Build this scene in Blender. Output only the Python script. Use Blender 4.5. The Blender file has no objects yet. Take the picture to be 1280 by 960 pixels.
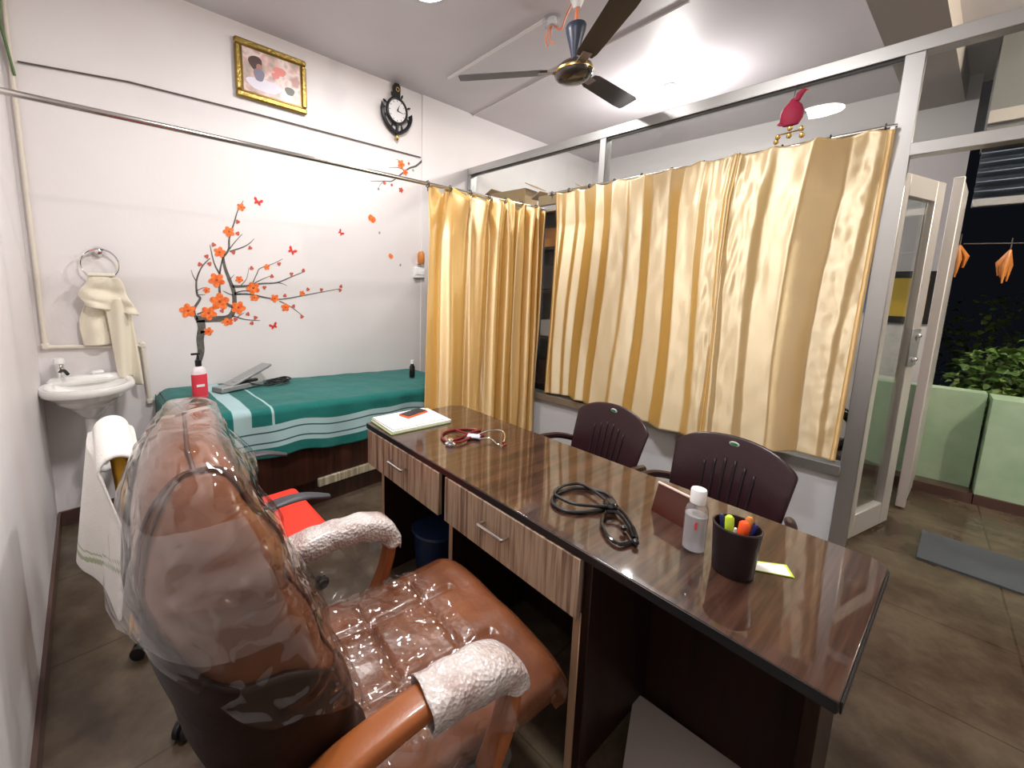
import bpy, bmesh, math, random
from mathutils import Vector, Matrix, noise
random.seed(7)
S = bpy.context.scene
COL = S.collection
PI = math.pi
V = Vector

# ------------------------------------------------------------------ camera
F, YAW, PITCH, ROLL = 510.5391, .7052, .1399, -.0121
CAM = V((.2268, -3.1672, 1.4571))
PX0, PY0 = 541.5864, 428.3784
_f = V((math.sin(YAW)*math.cos(PITCH), math.cos(YAW)*math.cos(PITCH), -math.sin(PITCH)))
_r = V((math.cos(YAW), -math.sin(YAW), 0)); _d = _f.cross(_r)
RT = _r*math.cos(ROLL) + _d*math.sin(ROLL); DN = _d*math.cos(ROLL) - _r*math.sin(ROLL)
cd = bpy.data.cameras.new('camera'); cam = bpy.data.objects.new('camera', cd); COL.objects.link(cam)
cam.matrix_world = Matrix(((RT.x, -DN.x, -_f.x, CAM.x), (RT.y, -DN.y, -_f.y, CAM.y), (RT.z, -DN.z, -_f.z, CAM.z), (0, 0, 0, 1)))
cd.sensor_width = 36; cd.lens = F*36/1280; cd.shift_x = (640-PX0)/1280; cd.shift_y = -(480-PY0)/1280; cd.clip_start = .02
S.camera = cam

def at(u, v, x=None, y=None, z=None):
    """a surveyed point: where the sight line through a photo point meets a real plane of the room"""
    d = _f + RT*((u-PX0)/F) + DN*((v-PY0)/F)
    t = (x-CAM.x)/d.x if x is not None else (y-CAM.y)/d.y if y is not None else (z-CAM.z)/d.z
    return CAM + d*t

# ------------------------------------------------------------------ materials
def mat(name, col=(.8, .8, .8), rough=.5, metal=0, spec=.5, coat=0, emit=None, estr=1, alpha=None, trans=0, ior=1.45, sheen=0):
    m = bpy.data.materials.new(name); m.use_nodes = True
    p = m.node_tree.nodes['Principled BSDF']
    p.inputs['Base Color'].default_value = (*col, 1); p.inputs['Roughness'].default_value = rough
    p.inputs['Metallic'].default_value = metal; p.inputs['Specular IOR Level'].default_value = spec
    p.inputs['Coat Weight'].default_value = coat; p.inputs['IOR'].default_value = ior
    p.inputs['Transmission Weight'].default_value = trans
    p.inputs['Sheen Weight'].default_value = sheen
    if emit: p.inputs['Emission Color'].default_value = (*emit, 1); p.inputs['Emission Strength'].default_value = estr
    if alpha is not None: p.inputs['Alpha'].default_value = alpha
    return m
def nd(m, t, **k):
    n = m.node_tree.nodes.new(t)
    for a, b in k.items():
        if hasattr(n, a): setattr(n, a, b)
        else: n.inputs[a.replace('_', ' ')].default_value = b
    return n
def lk(m, a, b): m.node_tree.links.new(a, b)
def coords(m, scale=(1, 1, 1), kind='Object'):
    tc = nd(m, 'ShaderNodeTexCoord'); mp = nd(m, 'ShaderNodeMapping'); mp.inputs['Scale'].default_value = scale
    lk(m, tc.outputs[kind], mp.inputs['Vector']); return mp.outputs['Vector']
def ramp(m, fac, stops):
    r = nd(m, 'ShaderNodeValToRGB'); e = r.color_ramp.elements
    while len(e) < len(stops): e.new(.5)
    for el, (p, c) in zip(e, stops): el.position = p; el.color = (*c, 1)
    lk(m, fac, r.inputs['Fac']); return r.outputs['Color']
def P(m): return m.node_tree.nodes['Principled BSDF']
def colnoise(m, scale, stops, detail=4, vec=(1, 1, 1), rough=.55, dist=0):
    n = nd(m, 'ShaderNodeTexNoise', Scale=scale, Detail=detail, Roughness=rough, Distortion=dist)
    lk(m, coords(m, vec), n.inputs['Vector']); c = ramp(m, n.outputs['Fac'], stops); lk(m, c, P(m).inputs['Base Color']); return n
def bump(m, scale, strength, dist=.01, vec=(1, 1, 1), detail=3, kind='noise'):
    if kind == 'noise': n = nd(m, 'ShaderNodeTexNoise', Scale=scale, Detail=detail); o = n.outputs['Fac']
    else: n = nd(m, 'ShaderNodeTexVoronoi', Scale=scale); o = n.outputs['Distance']
    lk(m, coords(m, vec), n.inputs['Vector'])
    b = nd(m, 'ShaderNodeBump', Strength=strength, Distance=dist); lk(m, o, b.inputs['Height'])
    lk(m, b.outputs['Normal'], P(m).inputs['Normal']); return b

M = {}
M['wall'] = mat('wall_paint', (.80, .765, .765), .45); colnoise(M['wall'], 1.3, [(.3, (.775, .735, .735)), (.7, (.82, .79, .795))]); bump(M['wall'], 60, .05)
M['ceiling'] = mat('ceiling_paint', (.66, .64, .66), .5); colnoise(M['ceiling'], 1.1, [(.3, (.63, .60, .63)), (.7, (.70, .67, .70))])
M['beam'] = mat('beam_paint', (.40, .36, .33), .6)
M['wallb'] = mat('lobby_paint', (.72, .69, .70), .5)
m = M['floor'] = mat('polished_floor', (.12, .09, .065), .22, spec=.5)
br = nd(m, 'ShaderNodeTexBrick', Scale=1.0); br.offset = 0; br.inputs['Mortar Size'].default_value = .004; br.inputs['Brick Width'].default_value = .6; br.inputs['Row Height'].default_value = .6
n1 = nd(m, 'ShaderNodeTexNoise', Scale=3.2, Detail=7, Roughness=.65); v = coords(m); lk(m, v, n1.inputs['Vector']); lk(m, v, br.inputs['Vector'])
cf = ramp(m, n1.outputs['Fac'], [(.32, (.050, .033, .023)), (.5, (.090, .064, .043)), (.68, (.135, .105, .070))])
mx = nd(m, 'ShaderNodeMixRGB', blend_type='MULTIPLY'); mx.inputs[0].default_value = 1
c2 = ramp(m, br.outputs['Fac'], [(0, (1, 1, 1)), (1, (.7, .66, .62))]); lk(m, cf, mx.inputs[1]); lk(m, c2, mx.inputs[2]); lk(m, mx.outputs[0], P(m).inputs['Base Color'])
M['skirt'] = mat('dark_skirting', (.10, .055, .045), .25)
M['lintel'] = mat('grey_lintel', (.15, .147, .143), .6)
M['green'] = mat('parapet_green', (.45, .62, .42), .7); colnoise(M['green'], 6, [(.3, (.38, .56, .37)), (.7, (.50, .67, .47))])
M['mat'] = mat('grey_mat', (.075, .085, .095), .95); bump(M['mat'], 250, .6)
M['alu'] = mat('aluminium', (.50, .50, .49), .36, metal=.85); bump(M['alu'], 40, .03, vec=(1, 1, 8))
M['aludark'] = mat('aluminium_gasket', (.05, .05, .05), .5)
M['door'] = mat('door_aluminium', (.62, .59, .57), .4, metal=.35)
M['white_frame'] = mat('white_frame', (.85, .80, .77), .4)
M['steel'] = mat('polished_steel', (.62, .60, .57), .18, metal=1)
M['chrome'] = mat('chrome', (.8, .8, .8), .08, metal=1)
M['hook'] = mat('dark_hook', (.03, .03, .03), .4)
M['laminate'] = mat('panel_laminate', (.72, .73, .76), .5)
M['ceramic'] = mat('ceramic', (.88, .87, .85), .12, coat=.4)
M['pvc'] = mat('cream_pvc', (.72, .66, .57), .4)
M['pvcw'] = mat('white_pvc', (.85, .83, .82), .4)
M['cable'] = mat('dark_cable', (.10, .085, .075), .5)
M['green_cable'] = mat('green_cable', (.10, .17, .06), .5)
M['black'] = mat('black_plastic', (.012, .012, .014), .35)
M['blackg'] = mat('black_gloss', (.01, .01, .01), .12)
M['grey'] = mat('grey_plastic', (.045, .046, .055), .42)
M['greyc'] = mat('grey_metal_case', (.30, .31, .31), .4, metal=.2)
M['red'] = mat('red_fabric', (.85, .03, .01), .6)
M['yellow'] = mat('yellow_cloth', (.80, .42, .03), .7)
M['white'] = mat('white_plastic', (.86, .86, .86), .35)
M['paper'] = mat('paper', (.86, .86, .82), .7)
M['orange'] = mat('orange_petal', (.88, .16, .02), .6); colnoise(M['orange'], 40, [(.35, (.80, .10, .015)), (.65, (.95, .26, .05))])
M['bud'] = mat('pink_bud', (.55, .10, .07), .6)
M['butterfly'] = mat('red_butterfly', (.75, .04, .03), .6)
M['flower_eye'] = mat('flower_eye', (.45, .05, .01), .6)
M['branch'] = mat('branch_grey', (.10, .095, .085), .7); colnoise(M['branch'], 30, [(.3, (.06, .055, .05)), (.7, (.16, .15, .135))])
m = M['gold'] = mat('gold_frame', (.36, .25, .07), .33, metal=.9); bump(m, 60, .8, .006)
M['golddark'] = mat('gold_dark', (.22, .14, .04), .4, metal=.7)
M['brass'] = mat('brass', (.65, .45, .15), .25, metal=1)
M['dial'] = mat('clock_dial', (.85, .85, .86), .3)
M['fan'] = mat('fan_brown', (.035, .028, .026), .38); M['fanhub'] = mat('fan_hub', (.03, .022, .018), .2, coat=.5)
M['fancup'] = mat('fan_cup', (.035, .045, .075), .35); M['fanarm'] = mat('fan_bracket', (.30, .26, .25), .35, metal=.6)
M['wire'] = mat('orange_wire', (.8, .25, .12), .5)
M['bulb'] = mat('lit_lamp', (1, 1, 1), .4, emit=(1, .98, .97), estr=40)
# satin curtains
def satin(name, a, b, sheenc, crink, fac):
    m = bpy.data.materials.new(name); m.use_nodes = True; m.node_tree.nodes.clear()
    out = nd(m, 'ShaderNodeOutputMaterial'); df = nd(m, 'ShaderNodeBsdfDiffuse'); gl = nd(m, 'ShaderNodeBsdfAnisotropic'); gl.inputs['Roughness'].default_value = .50; gl.inputs['Anisotropy'].default_value = .50; gl.inputs['Rotation'].default_value = .25; gl.inputs['Color'].default_value = (*sheenc, 1)
    tg = nd(m, 'ShaderNodeCombineXYZ'); tg.inputs[2].default_value = 1; lk(m, tg.outputs[0], gl.inputs['Tangent'])
    n = nd(m, 'ShaderNodeTexNoise', Scale=2.2, Detail=2); lk(m, coords(m, (1, 1, .25)), n.inputs['Vector']); lk(m, ramp(m, n.outputs['Fac'], [(.35, a), (.65, b)]), df.inputs['Color'])
    n2 = nd(m, 'ShaderNodeTexNoise', Scale=13, Detail=3, Distortion=.8); lk(m, coords(m, (1, 1.0, .45)), n2.inputs['Vector'])
    bp = nd(m, 'ShaderNodeBump', Strength=crink, Distance=.03); lk(m, n2.outputs['Fac'], bp.inputs['Height']); lk(m, bp.outputs[0], gl.inputs['Normal']); lk(m, bp.outputs[0], df.inputs['Normal'])
    mx = nd(m, 'ShaderNodeMixShader'); mx.inputs[0].default_value = fac; lk(m, df.outputs[0], mx.inputs[1]); lk(m, gl.outputs[0], mx.inputs[2]); lk(m, mx.outputs[0], out.inputs['Surface'])
    return m
M['satin1'] = satin('gold_satin', (.84, .45, .09), (.90, .54, .14), (.98, .86, .62), .05, .45)
M['satin2'] = satin('pale_gold_satin', (.74, .42, .07), (.82, .50, .11), (1, .94, .75), .05, .56)
# wood
def grain(m, base, stops, vec, scale=3, detail=5):
    n = nd(m, 'ShaderNodeTexNoise', Scale=scale, Detail=detail, Roughness=.6, Distortion=.2); lk(m, coords(m, vec), n.inputs['Vector'])
    lk(m, ramp(m, n.outputs['Fac'], stops), P(m).inputs['Base Color']); return m
M['zebra'] = grain(mat('zebra_laminate', rough=.35), None, [(.36, (.12, .075, .05)), (.45, (.30, .21, .15)), (.55, (.47, .36, .26)), (.66, (.27, .18, .12))], (14, 14, .5), 3.4, 6)
M['desktop'] = grain(mat('dark_gloss_laminate', rough=.3, spec=.15, coat=1.0), None, [(.35, (.022, .009, .006)), (.65, (.075, .034, .022))], (1.2, 24, 1), 2, 5)
P(M['desktop']).inputs['Coat Roughness'].default_value = .035
M['darkwood'] = grain(mat('dark_wood', rough=.42, spec=.35), None, [(.35, (.014, .006, .004)), (.65, (.032, .012, .008))], (10, 10, .7), 3)
M['edging'] = mat('light_edge_band', (.42, .26, .16), .4)
M['tan'] = mat('tan_board', (.50, .43, .39), .6)
M['bedwood'] = grain(mat('bed_dark_wood', rough=.35), None, [(.35, (.020, .006, .004)), (.65, (.055, .017, .011))], (14, 14, .6), 3)
m = M['cream_strip'] = mat('cream_strip', rough=.4); grain(m, None, [(.4, (.30, .25, .17)), (.6, (.55, .50, .38))], (30, 10, 1), 3)
# leather
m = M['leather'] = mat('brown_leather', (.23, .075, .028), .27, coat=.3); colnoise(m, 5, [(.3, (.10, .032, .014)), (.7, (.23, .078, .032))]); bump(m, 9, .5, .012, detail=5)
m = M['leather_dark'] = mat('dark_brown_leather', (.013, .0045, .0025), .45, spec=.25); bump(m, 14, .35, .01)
m = M['leather_tan'] = mat('tan_leather', (.30, .088, .022), .35, coat=.2); bump(m, 120, .2, .002)
M['thread'] = mat('seam_thread', (.09, .035, .02), .6)
# transparent film / glass
def film(name, tint, body, shine, rough, bscale=18, bstr=.9, vec=(1, 1, 1)):
    m = bpy.data.materials.new(name); m.use_nodes = True; nt = m.node_tree; nt.nodes.clear()
    out = nd(m, 'ShaderNodeOutputMaterial'); tr = nd(m, 'ShaderNodeBsdfTransparent'); tr.inputs['Color'].default_value = (*tint, 1)
    gl = nd(m, 'ShaderNodeBsdfGlossy'); gl.inputs['Roughness'].default_value = rough; df = nd(m, 'ShaderNodeBsdfDiffuse'); df.inputs['Color'].default_value = (.85, .84, .84, 1)
    geo = nd(m, 'ShaderNodeNewGeometry'); dp = nd(m, 'ShaderNodeVectorMath', operation='DOT_PRODUCT'); lk(m, geo.outputs['Normal'], dp.inputs[0]); lk(m, geo.outputs['Incoming'], dp.inputs[1])
    ab = nd(m, 'ShaderNodeMath', operation='ABSOLUTE'); lk(m, dp.outputs['Value'], ab.inputs[0]); sb = nd(m, 'ShaderNodeMath', operation='SUBTRACT'); sb.inputs[0].default_value = 1; lk(m, ab.outputs[0], sb.inputs[1])
    pw = nd(m, 'ShaderNodeMath', operation='POWER'); pw.inputs[1].default_value = 5; lk(m, sb.outputs[0], pw.inputs[0]); fr = nd(m, 'ShaderNodeMath', operation='MULTIPLY_ADD'); fr.inputs[1].default_value = .9; fr.inputs[2].default_value = .03; lk(m, pw.outputs[0], fr.inputs[0])
    add = nd(m, 'ShaderNodeMath', operation='ADD'); add.inputs[1].default_value = shine; lk(m, fr.outputs[0], add.inputs[0])
    if bstr:
        n = nd(m, 'ShaderNodeTexNoise', Scale=bscale, Detail=2.5, Distortion=1.2); n.noise_type = 'RIDGED_MULTIFRACTAL'; lk(m, coords(m, vec), n.inputs['Vector'])
        b = nd(m, 'ShaderNodeBump', Strength=bstr, Distance=.03); lk(m, n.outputs['Fac'], b.inputs['Height'])
        lk(m, b.outputs[0], gl.inputs['Normal'])
    m1 = nd(m, 'ShaderNodeMixShader'); m1.inputs[0].default_value = body; lk(m, tr.outputs[0], m1.inputs[1]); lk(m, df.outputs[0], m1.inputs[2])
    m2 = nd(m, 'ShaderNodeMixShader'); lk(m, add.outputs[0], m2.inputs[0]); lk(m, m1.outputs[0], m2.inputs[1]); lk(m, gl.outputs[0], m2.inputs[2])
    lk(m, m2.outputs[0], out.inputs['Surface']); return m
M['glass'] = film('pane_glass', (.96, .98, .97), .005, .0, .01, bstr=0)
M['film'] = film('clear_film', (.98, .97, .96), .006, .06, .06, 11, 1.0)
M['film_side'] = film('milky_film', (.94, .92, .91), .07, .03, .15, 8, .5)
m = M['bubble'] = mat('bubble_wrap', (.74, .66, .63), .25, coat=.6); bump(m, 120, .7, .006, kind='v'); colnoise(m, 10, [(.35, (.42, .30, .27)), (.55, (.66, .60, .58))])
m = M['towel'] = mat('white_towel', (.86, .84, .80), .95, sheen=.4); bump(m, 160, .5, .004)
m = M['towelc'] = mat('cream_towel', (.80, .74, .60), .95, sheen=.4); bump(m, 160, .5, .004)
M['stripe_green'] = mat('green_stripe', (.45, .52, .35), .95)
m = M['teal'] = mat('teal_sheet', (.0, .135, .12), .85, sheen=.15); bump(m, 7, .5, .03); 
M['stripe'] = mat('pale_stripe', (.36, .53, .55), .85); M['stripe_line'] = mat('dark_stripe_line', (.03, .09, .10), .85)
M['mattress'] = mat('dark_mattress', (.03, .03, .04), .7)
M['maroon'] = mat('maroon_plastic', (.026, .008, .011), .28); bump(M['maroon'], 30, .08)
M['maroon_slot'] = mat('maroon_slot', (.012, .005, .006), .5)
M['pink'] = mat('pink_liquid', (.86, .08, .12), .3); M['frost'] = mat('frosted_plastic', (.85, .78, .80), .35)
M['label'] = mat('red_label', (.80, .05, .08), .5); M['lime'] = mat('lime', (.55, .75, .05), .4); M['orangep'] = mat('orange_red_plastic', (.9, .10, .02), .4)
M['ochre'] = mat('ochre_plastic', (.55, .20, .04), .4); M['navy'] = mat('navy_plastic', (.02, .02, .12), .4)
M['darkred'] = mat('dark_red_tube', (.17, .012, .010), .3); M['blue_white'] = mat('pale_blue_plastic', (.62, .68, .85), .3)
M['cup'] = mat('dark_leather_cup', (.014, .007, .008), .35); bump(M['cup'], 150, .3, .002)
M['nameplate'] = mat('dark_red_board', (.07, .018, .012), .25); M['pinkedge'] = mat('pale_pink_edge', (.75, .55, .48), .4)
M['clear'] = film('clear_plastic', (.93, .94, .97), .10, .05, .05, bstr=0); M['gel'] = film('clear_gel', (.95, .96, .98), .34, .0, .05, bstr=0)
M['cardboard'] = mat('cardboard', (.42, .28, .13), .8); M['cabinet'] = mat('lobby_cabinet', (.035, .022, .02), .4)
M['blue'] = mat('blue_poster', (.10, .20, .40), .5); M['cert'] = mat('gold_certificate', (.62, .42, .05), .5); M['cloth_red'] = mat('crimson_fabric', (.42, .02, .07), .6)
M['shutter'] = mat('shutter_steel', (.10, .12, .14), .35, metal=.7)
m = M['leaf'] = mat('leaf_green', (.10, .20, .04), .45); colnoise(m, 9, [(.35, (.04, .10, .02)), (.6, (.16, .27, .06)), (.75, (.42, .40, .16))])
M['darkblue'] = mat('dark_blue_plastic', (.015, .03, .08), .4)

# ------------------------------------------------------------------ mesh helpers
class MB:
    def __init__(s): s.b = bmesh.new()
    def box(s, c, size, rot=None, bev=0, seg=1):
        r = bmesh.ops.create_cube(s.b, size=1)['verts']
        mt = Matrix.Translation(V(c)) @ ((rot.to_4x4() if rot else Matrix.Identity(4))) @ Matrix.Diagonal((*size, 1))
        if bev:
            tmp = bmesh.new(); bmesh.ops.create_cube(tmp, size=1); bmesh.ops.transform(tmp, matrix=Matrix.Diagonal((*size, 1)), verts=tmp.verts)
            bmesh.ops.bevel(tmp, geom=tmp.edges[:], offset=bev, segments=seg, profile=.5, affect='EDGES')
            bmesh.ops.delete(s.b, geom=r, context='VERTS')
            m2 = Matrix.Translation(V(c)) @ (rot.to_4x4() if rot else Matrix.Identity(4))
            vs = {v: s.b.verts.new(m2 @ v.co) for v in tmp.verts}
            for f in tmp.faces: s.b.faces.new([vs[v] for v in f.verts])
            tmp.free()
        else: bmesh.ops.transform(s.b, matrix=mt, verts=r)
        return s
    def b2(s, x0, x1, y0, y1, z0, z1, bev=0):
        return s.box(((x0+x1)/2, (y0+y1)/2, (z0+z1)/2), (abs(x1-x0), abs(y1-y0), abs(z1-z0)), bev=bev)
    def tube(s, pts, r, n=10, closed=False, cap=True):
        pts = [V(p) for p in pts]; N = len(pts); rr = r if isinstance(r, (list, tuple)) else [r]*N
        rings = []; up = None
        for i, p in enumerate(pts):
            t = (pts[(i+1) % N]-pts[i-1]) if closed or 0 < i < N-1 else (pts[1]-pts[0] if i == 0 else pts[-1]-pts[-2])
            t.normalize()
            if up is None: up = V((0, 0, 1)) if abs(t.z) < .9 else V((1, 0, 0))
            a = t.cross(up).normalized(); up = a.cross(t).normalized()
            rings.append([s.b.verts.new(p + a*math.cos(2*PI*k/n)*rr[i] + up*math.sin(2*PI*k/n)*rr[i]) for k in range(n)])
        for i in range(N if closed else N-1):
            A, B = rings[i], rings[(i+1) % N]
            for k in range(n): s.b.faces.new((A[k], A[(k+1) % n], B[(k+1) % n], B[k]))
        if cap and not closed: s.b.faces.new(rings[0][::-1]); s.b.faces.new(rings[-1])
        return s
    def lathe(s, prof, c=(0, 0, 0), n=32, rot=None, sx=1, sy=1):
        c = V(c); R = rot or Matrix.Identity(3); rings = []
        for (r, z) in prof:
            rings.append([s.b.verts.new(c + R @ V((r*sx*math.cos(2*PI*k/n), r*sy*math.sin(2*PI*k/n), z))) for k in range(n)])
        for A, B in zip(rings, rings[1:]):
            for k in range(n): s.b.faces.new((A[k], A[(k+1) % n], B[(k+1) % n], B[k]))
        s.b.faces.new(rings[0][::-1]); s.b.faces.new(rings[-1]); return s
    def prism(s, poly, d):
        """poly: list of 3-D points, d: thickness vector"""
        d = V(d); A = [s.b.verts.new(V(p)) for p in poly]; B = [s.b.verts.new(V(p)+d) for p in poly]; n = len(A)
        s.b.faces.new(A[::-1]); s.b.faces.new(B)
        for k in range(n): s.b.faces.new((A[k], A[(k+1) % n], B[(k+1) % n], B[k]))
        return s
    def grid(s, fn, nu, nv, closed_u=False):
        g = [[s.b.verts.new(fn(i/(nu-(0 if closed_u else 1)), j/(nv-1))) for j in range(nv)] for i in range(nu)]
        for i in range(nu if closed_u else nu-1):
            for j in range(nv-1): s.b.faces.new((g[i][j], g[(i+1) % nu][j], g[(i+1) % nu][j+1], g[i][j+1]))
        return g
    def build(s, name, m, parent=None, smooth=40, mods=()):
        bmesh.ops.recalc_face_normals(s.b, faces=s.b.faces[:])
        me = bpy.data.meshes.new(name); s.b.to_mesh(me); s.b.free()
        for mm in (m if isinstance(m, (list, tuple)) else [m]): me.materials.append(M[mm] if isinstance(mm, str) else mm)
        o = bpy.data.objects.new(name, me); COL.objects.link(o)
        if smooth:
            me.polygons.foreach_set('use_smooth', [True]*len(me.polygons))
            try: me.set_sharp_from_angle(angle=math.radians(smooth))
            except Exception: pass
        for (t, kw) in mods:
            md = o.modifiers.new(t.lower(), t)
            for a, b in kw.items(): setattr(md, a, b)
        if parent: o.parent = parent
        return o
def SOLID(t): return ('SOLIDIFY', dict(thickness=t, offset=0))
def SUB(n): return ('SUBSURF', dict(levels=n, render_levels=n))
def tag(o, label=None, cat=None, group=None, kind=None):
    if label: o['label'] = label
    if cat: o['category'] = cat
    if group: o['group'] = group
    if kind: o['kind'] = kind
    return o
def struct(o): o['kind'] = 'structure'; return o
def T(name, label, cat, loc=(0, 0, 0), rz=0, group=None):
    o = bpy.data.objects.new(name, None); COL.objects.link(o); o.location = loc; o.rotation_euler = (0, 0, rz); o.empty_display_size = .05
    return tag(o, label, cat, group)
def copy_tree(o, parent=None):
    c = o.copy(); COL.objects.link(c)
    if parent: c.parent = parent
    for ch in list(o.children): copy_tree(ch, c)
    return c
def RZ(a): return Matrix.Rotation(a, 3, 'Z')
def RY(a): return Matrix.Rotation(a, 3, 'Y')
def RX(a): return Matrix.Rotation(a, 3, 'X')
def nz(x, y, z, s=1, k=1): return noise.noise(V((x*s, y*s, z*s)))*k
def lerp(a, b, t): return a+(b-a)*t
def interp(tab, z):
    if z <= tab[0][0]: return tab[0][1:]
    for A, B in zip(tab, tab[1:]):
        if z <= B[0]:
            t = (z-A[0])/(B[0]-A[0]); t = t*t*(3-2*t)*.5+t*.5
            return [lerp(a, b, t) for a, b in zip(A[1:], B[1:])]
    return tab[-1][1:]
def smoothpath(pts, n=8):
    pts = [V(p) for p in pts]; out = []
    for i in range(len(pts)-1):
        p0 = pts[max(i-1, 0)]; p1 = pts[i]; p2 = pts[i+1]; p3 = pts[min(i+2, len(pts)-1)]
        for k in range(n):
            t = k/n
            out.append(.5*((2*p1)+(p2-p0)*t+(2*p0-5*p1+4*p2-p3)*t*t+(3*p1-p0-3*p2+p3)*t**3))
    return out+[pts[-1]]

H, PXX = 3.195, 3.395            # ceiling height, plane of the glazed partition
# ------------------------------------------------------------------ room shell
struct(MB().b2(-.2, 5.95, -5.3, .2, -.12, 0).build('floor', 'floor'))
struct(MB().b2(-.2, 6.1, -5.3, .2, H, H+.15).build('ceiling', 'ceiling'))
struct(MB().b2(-.2, 6.1, 0, .15, 0, H).build('wall_back', 'wall'))
struct(MB().b2(-.15, 0, -5.3, 0, 0, H).build('wall_left', 'wall'))
struct(MB().b2(0, 5.0, -5.3, -5.15, 0, H).build('wall_front', 'wallb'))
struct(MB().b2(5.86, 6.0, -3.31, 0, 0, H).build('wall_lobby', 'wallb'))
struct(MB().b2(2.752, 3.40, -.008, .01, 0, H).build('wall_pilaster', 'wall'))
struct(MB().b2(.004, 2.4, -.015, .005, 0, .09).build('baseboard_back', 'skirt'))
struct(MB().b2(-.005, .014, -5.1, -.015, 0, .09).build('baseboard_left', 'skirt'))
# concrete beam across the ceiling, and lintel band over the porch opening
MB_ = MB().prism([(3.46, -2.80, 3.0), (5.86, -2.95, 3.0), (5.86, -3.24, 3.0), (3.46, -3.06, 3.0)], (0, 0, .2)); struct(MB_.build('beam', 'beam'))
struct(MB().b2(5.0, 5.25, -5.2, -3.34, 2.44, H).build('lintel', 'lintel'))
struct(MB().b2(4.96, 5.0, -5.2, -3.34, 2.58, 2.66).build('trim_1', 'beam'))

# wall piping and cables
def at0(u, v): p = at(u, v, y=0); return V((p.x, -.012, p.z))
t = MB().tube([(.035, -.018, 3.19), (.035, -.018, 1.10)], .012).tube([(.035, -.018, 1.085), (.48, -.018, 1.055)], .012).tube([(.48, -.018, 1.06), (.495, -.018, .68)], .012)
o = t.build('water_pipe', 'pvc'); tag(o, 'cream water pipe running down the corner and over the wash basin', 'pipe')
for (x, z) in ((.035, 1.09), (.48, 1.058), (.495, .69)): MB().box((x, -.0165, z), (.036, .031, .04), bev=.008).build('pipe_elbow', 'pvc', o)
o = MB().tube([at0(22, 78), at0(160, 103), at0(320, 143), at0(525, 197)], .0045, 6).build('wall_cable', 'cable'); tag(o, 'thin dark cable stretched along the white wall under the picture', 'cable')
o = MB().tube(smoothpath([(.012, -.03, 3.19), (.03, -.05, 2.9), (.015, -.04, 2.75), (.03, -.05, 2.62), (.045, -.03, 2.5)]), .007, 6).tube(smoothpath([(.03, -.04, 3.19), (.035, -.05, 2.95), (.02, -.04, 2.8)]), .006, 6).build('loose_cable', 'green_cable'); tag(o, 'dark green cord hanging in the upper left wall corner', 'cord')
# ceiling trunking
for a, b, w, lab in (((560, 98), (683, 24), .03, 'white cable trunking on ceiling running from the picture wall to the lamp holder'), ((590, 145), (862, 2), .012, 'thin white cable trunking on ceiling passing behind the fan')):
    A = at(*a, z=H-.006); B = at(*b, z=H-.006); d = (B-A); ang = math.atan2(d.y, d.x)
    o = MB().box((A+B)/2, (d.length, w, .012), RZ(ang), bev=.003).build('cable_trunking', 'pvcw'); tag(o, lab, 'trunking')

# ------------------------------------------------------------------ glazed partition
fr = T('window_1', 'aluminium and glass partition behind the cream curtain', 'partition', (PXX, 0, 0)); fr['kind'] = 'structure'
PW, PD = .05, .045
def post(y, z0, z1, w=PW): return MB().b2(-PD, PD, y-w/2, y+w/2, z0, z1, bev=.003).build('window_post', 'alu', fr)
RAILZ = 2.585
post(-.035, 0, RAILZ); post(-1.475, 0, RAILZ); post(-3.03, 0, RAILZ, .07)
MB().b2(-PD, PD, -5.1, -.01, RAILZ, RAILZ+.07, bev=.003).build('top_rail', 'alu', fr)
MB().b2(-PD-.01, PD+.01, -3.0, -.01, .43, .49, bev=.003).build('sill', 'alu', fr)
MB().b2(-PD, PD, -3.0, -.01, 2.10, 2.15, bev=.003).build('transom', 'alu', fr)
MB().b2(-PD, PD, -5.1, -3.06, 2.11, 2.17, bev=.003).build('door_transom', 'alu', fr)
for y0, y1 in ((-1.45, -.06), (-2.995, -1.50)):
    MB().b2(-.004, .004, y0, y1, .49, 2.10).build('window_pane', 'glass', fr)
    MB().b2(-.004, .004, y0, y1, 2.15, RAILZ).build('window_pane', 'glass', fr)
    MB().b2(-.012, .012, y0, y1, .0, .43).build('lower_panel', 'laminate', fr)
    MB().b2(-.03, -.02, y0, y1, RAILZ-.016, RAILZ-.001).build('gasket', 'aludark', fr)
MB().b2(-.004, .004, -5.1, -3.065, 2.17, RAILZ).build('window_pane', 'glass', fr)
# vertical studs between lower panels
MB().b2(-.02, .02, -2.2, -2.16, 0, .43).build('stud', 'alu', fr)

# glass door leaf swung open into the lobby
ang = math.atan2(-3.183+3.035, 3.985-3.47)
dl = T('door_1', 'aluminium framed glass door standing open', 'door', (3.47, -3.035, 0), ang); dl['kind'] = 'structure'
LW, LH = .535, 2.06
MB().b2(0, .085, -.02, .02, .02, LH, bev=.003).build('door_stile', 'door', dl); MB().b2(LW-.11, LW, -.02, .02, .02, LH, bev=.003).build('door_stile', 'door', dl)
MB().b2(.085, LW-.11, -.02, .02, LH-.11, LH, bev=.003).build('door_rail', 'door', dl); MB().b2(.085, LW-.11, -.02, .02, .02, .16, bev=.003).build('door_rail', 'door', dl)
MB().b2(.085, LW-.11, -.005, .005, .16, LH-.11).build('door_glass', 'glass', dl)
lp = MB().b2(LW-.13, LW-.015, -.028, -.019, 1.02, 1.24, bev=.003).build('lock_plate', 'greyc', dl)
for z in (1.06, 1.20): MB().lathe([(.014, 0), (.014, .012), (.008, .018)], (LW-.07, -.028, z), 16, RX(PI/2)).build('lock_knob', 'chrome', lp)
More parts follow.
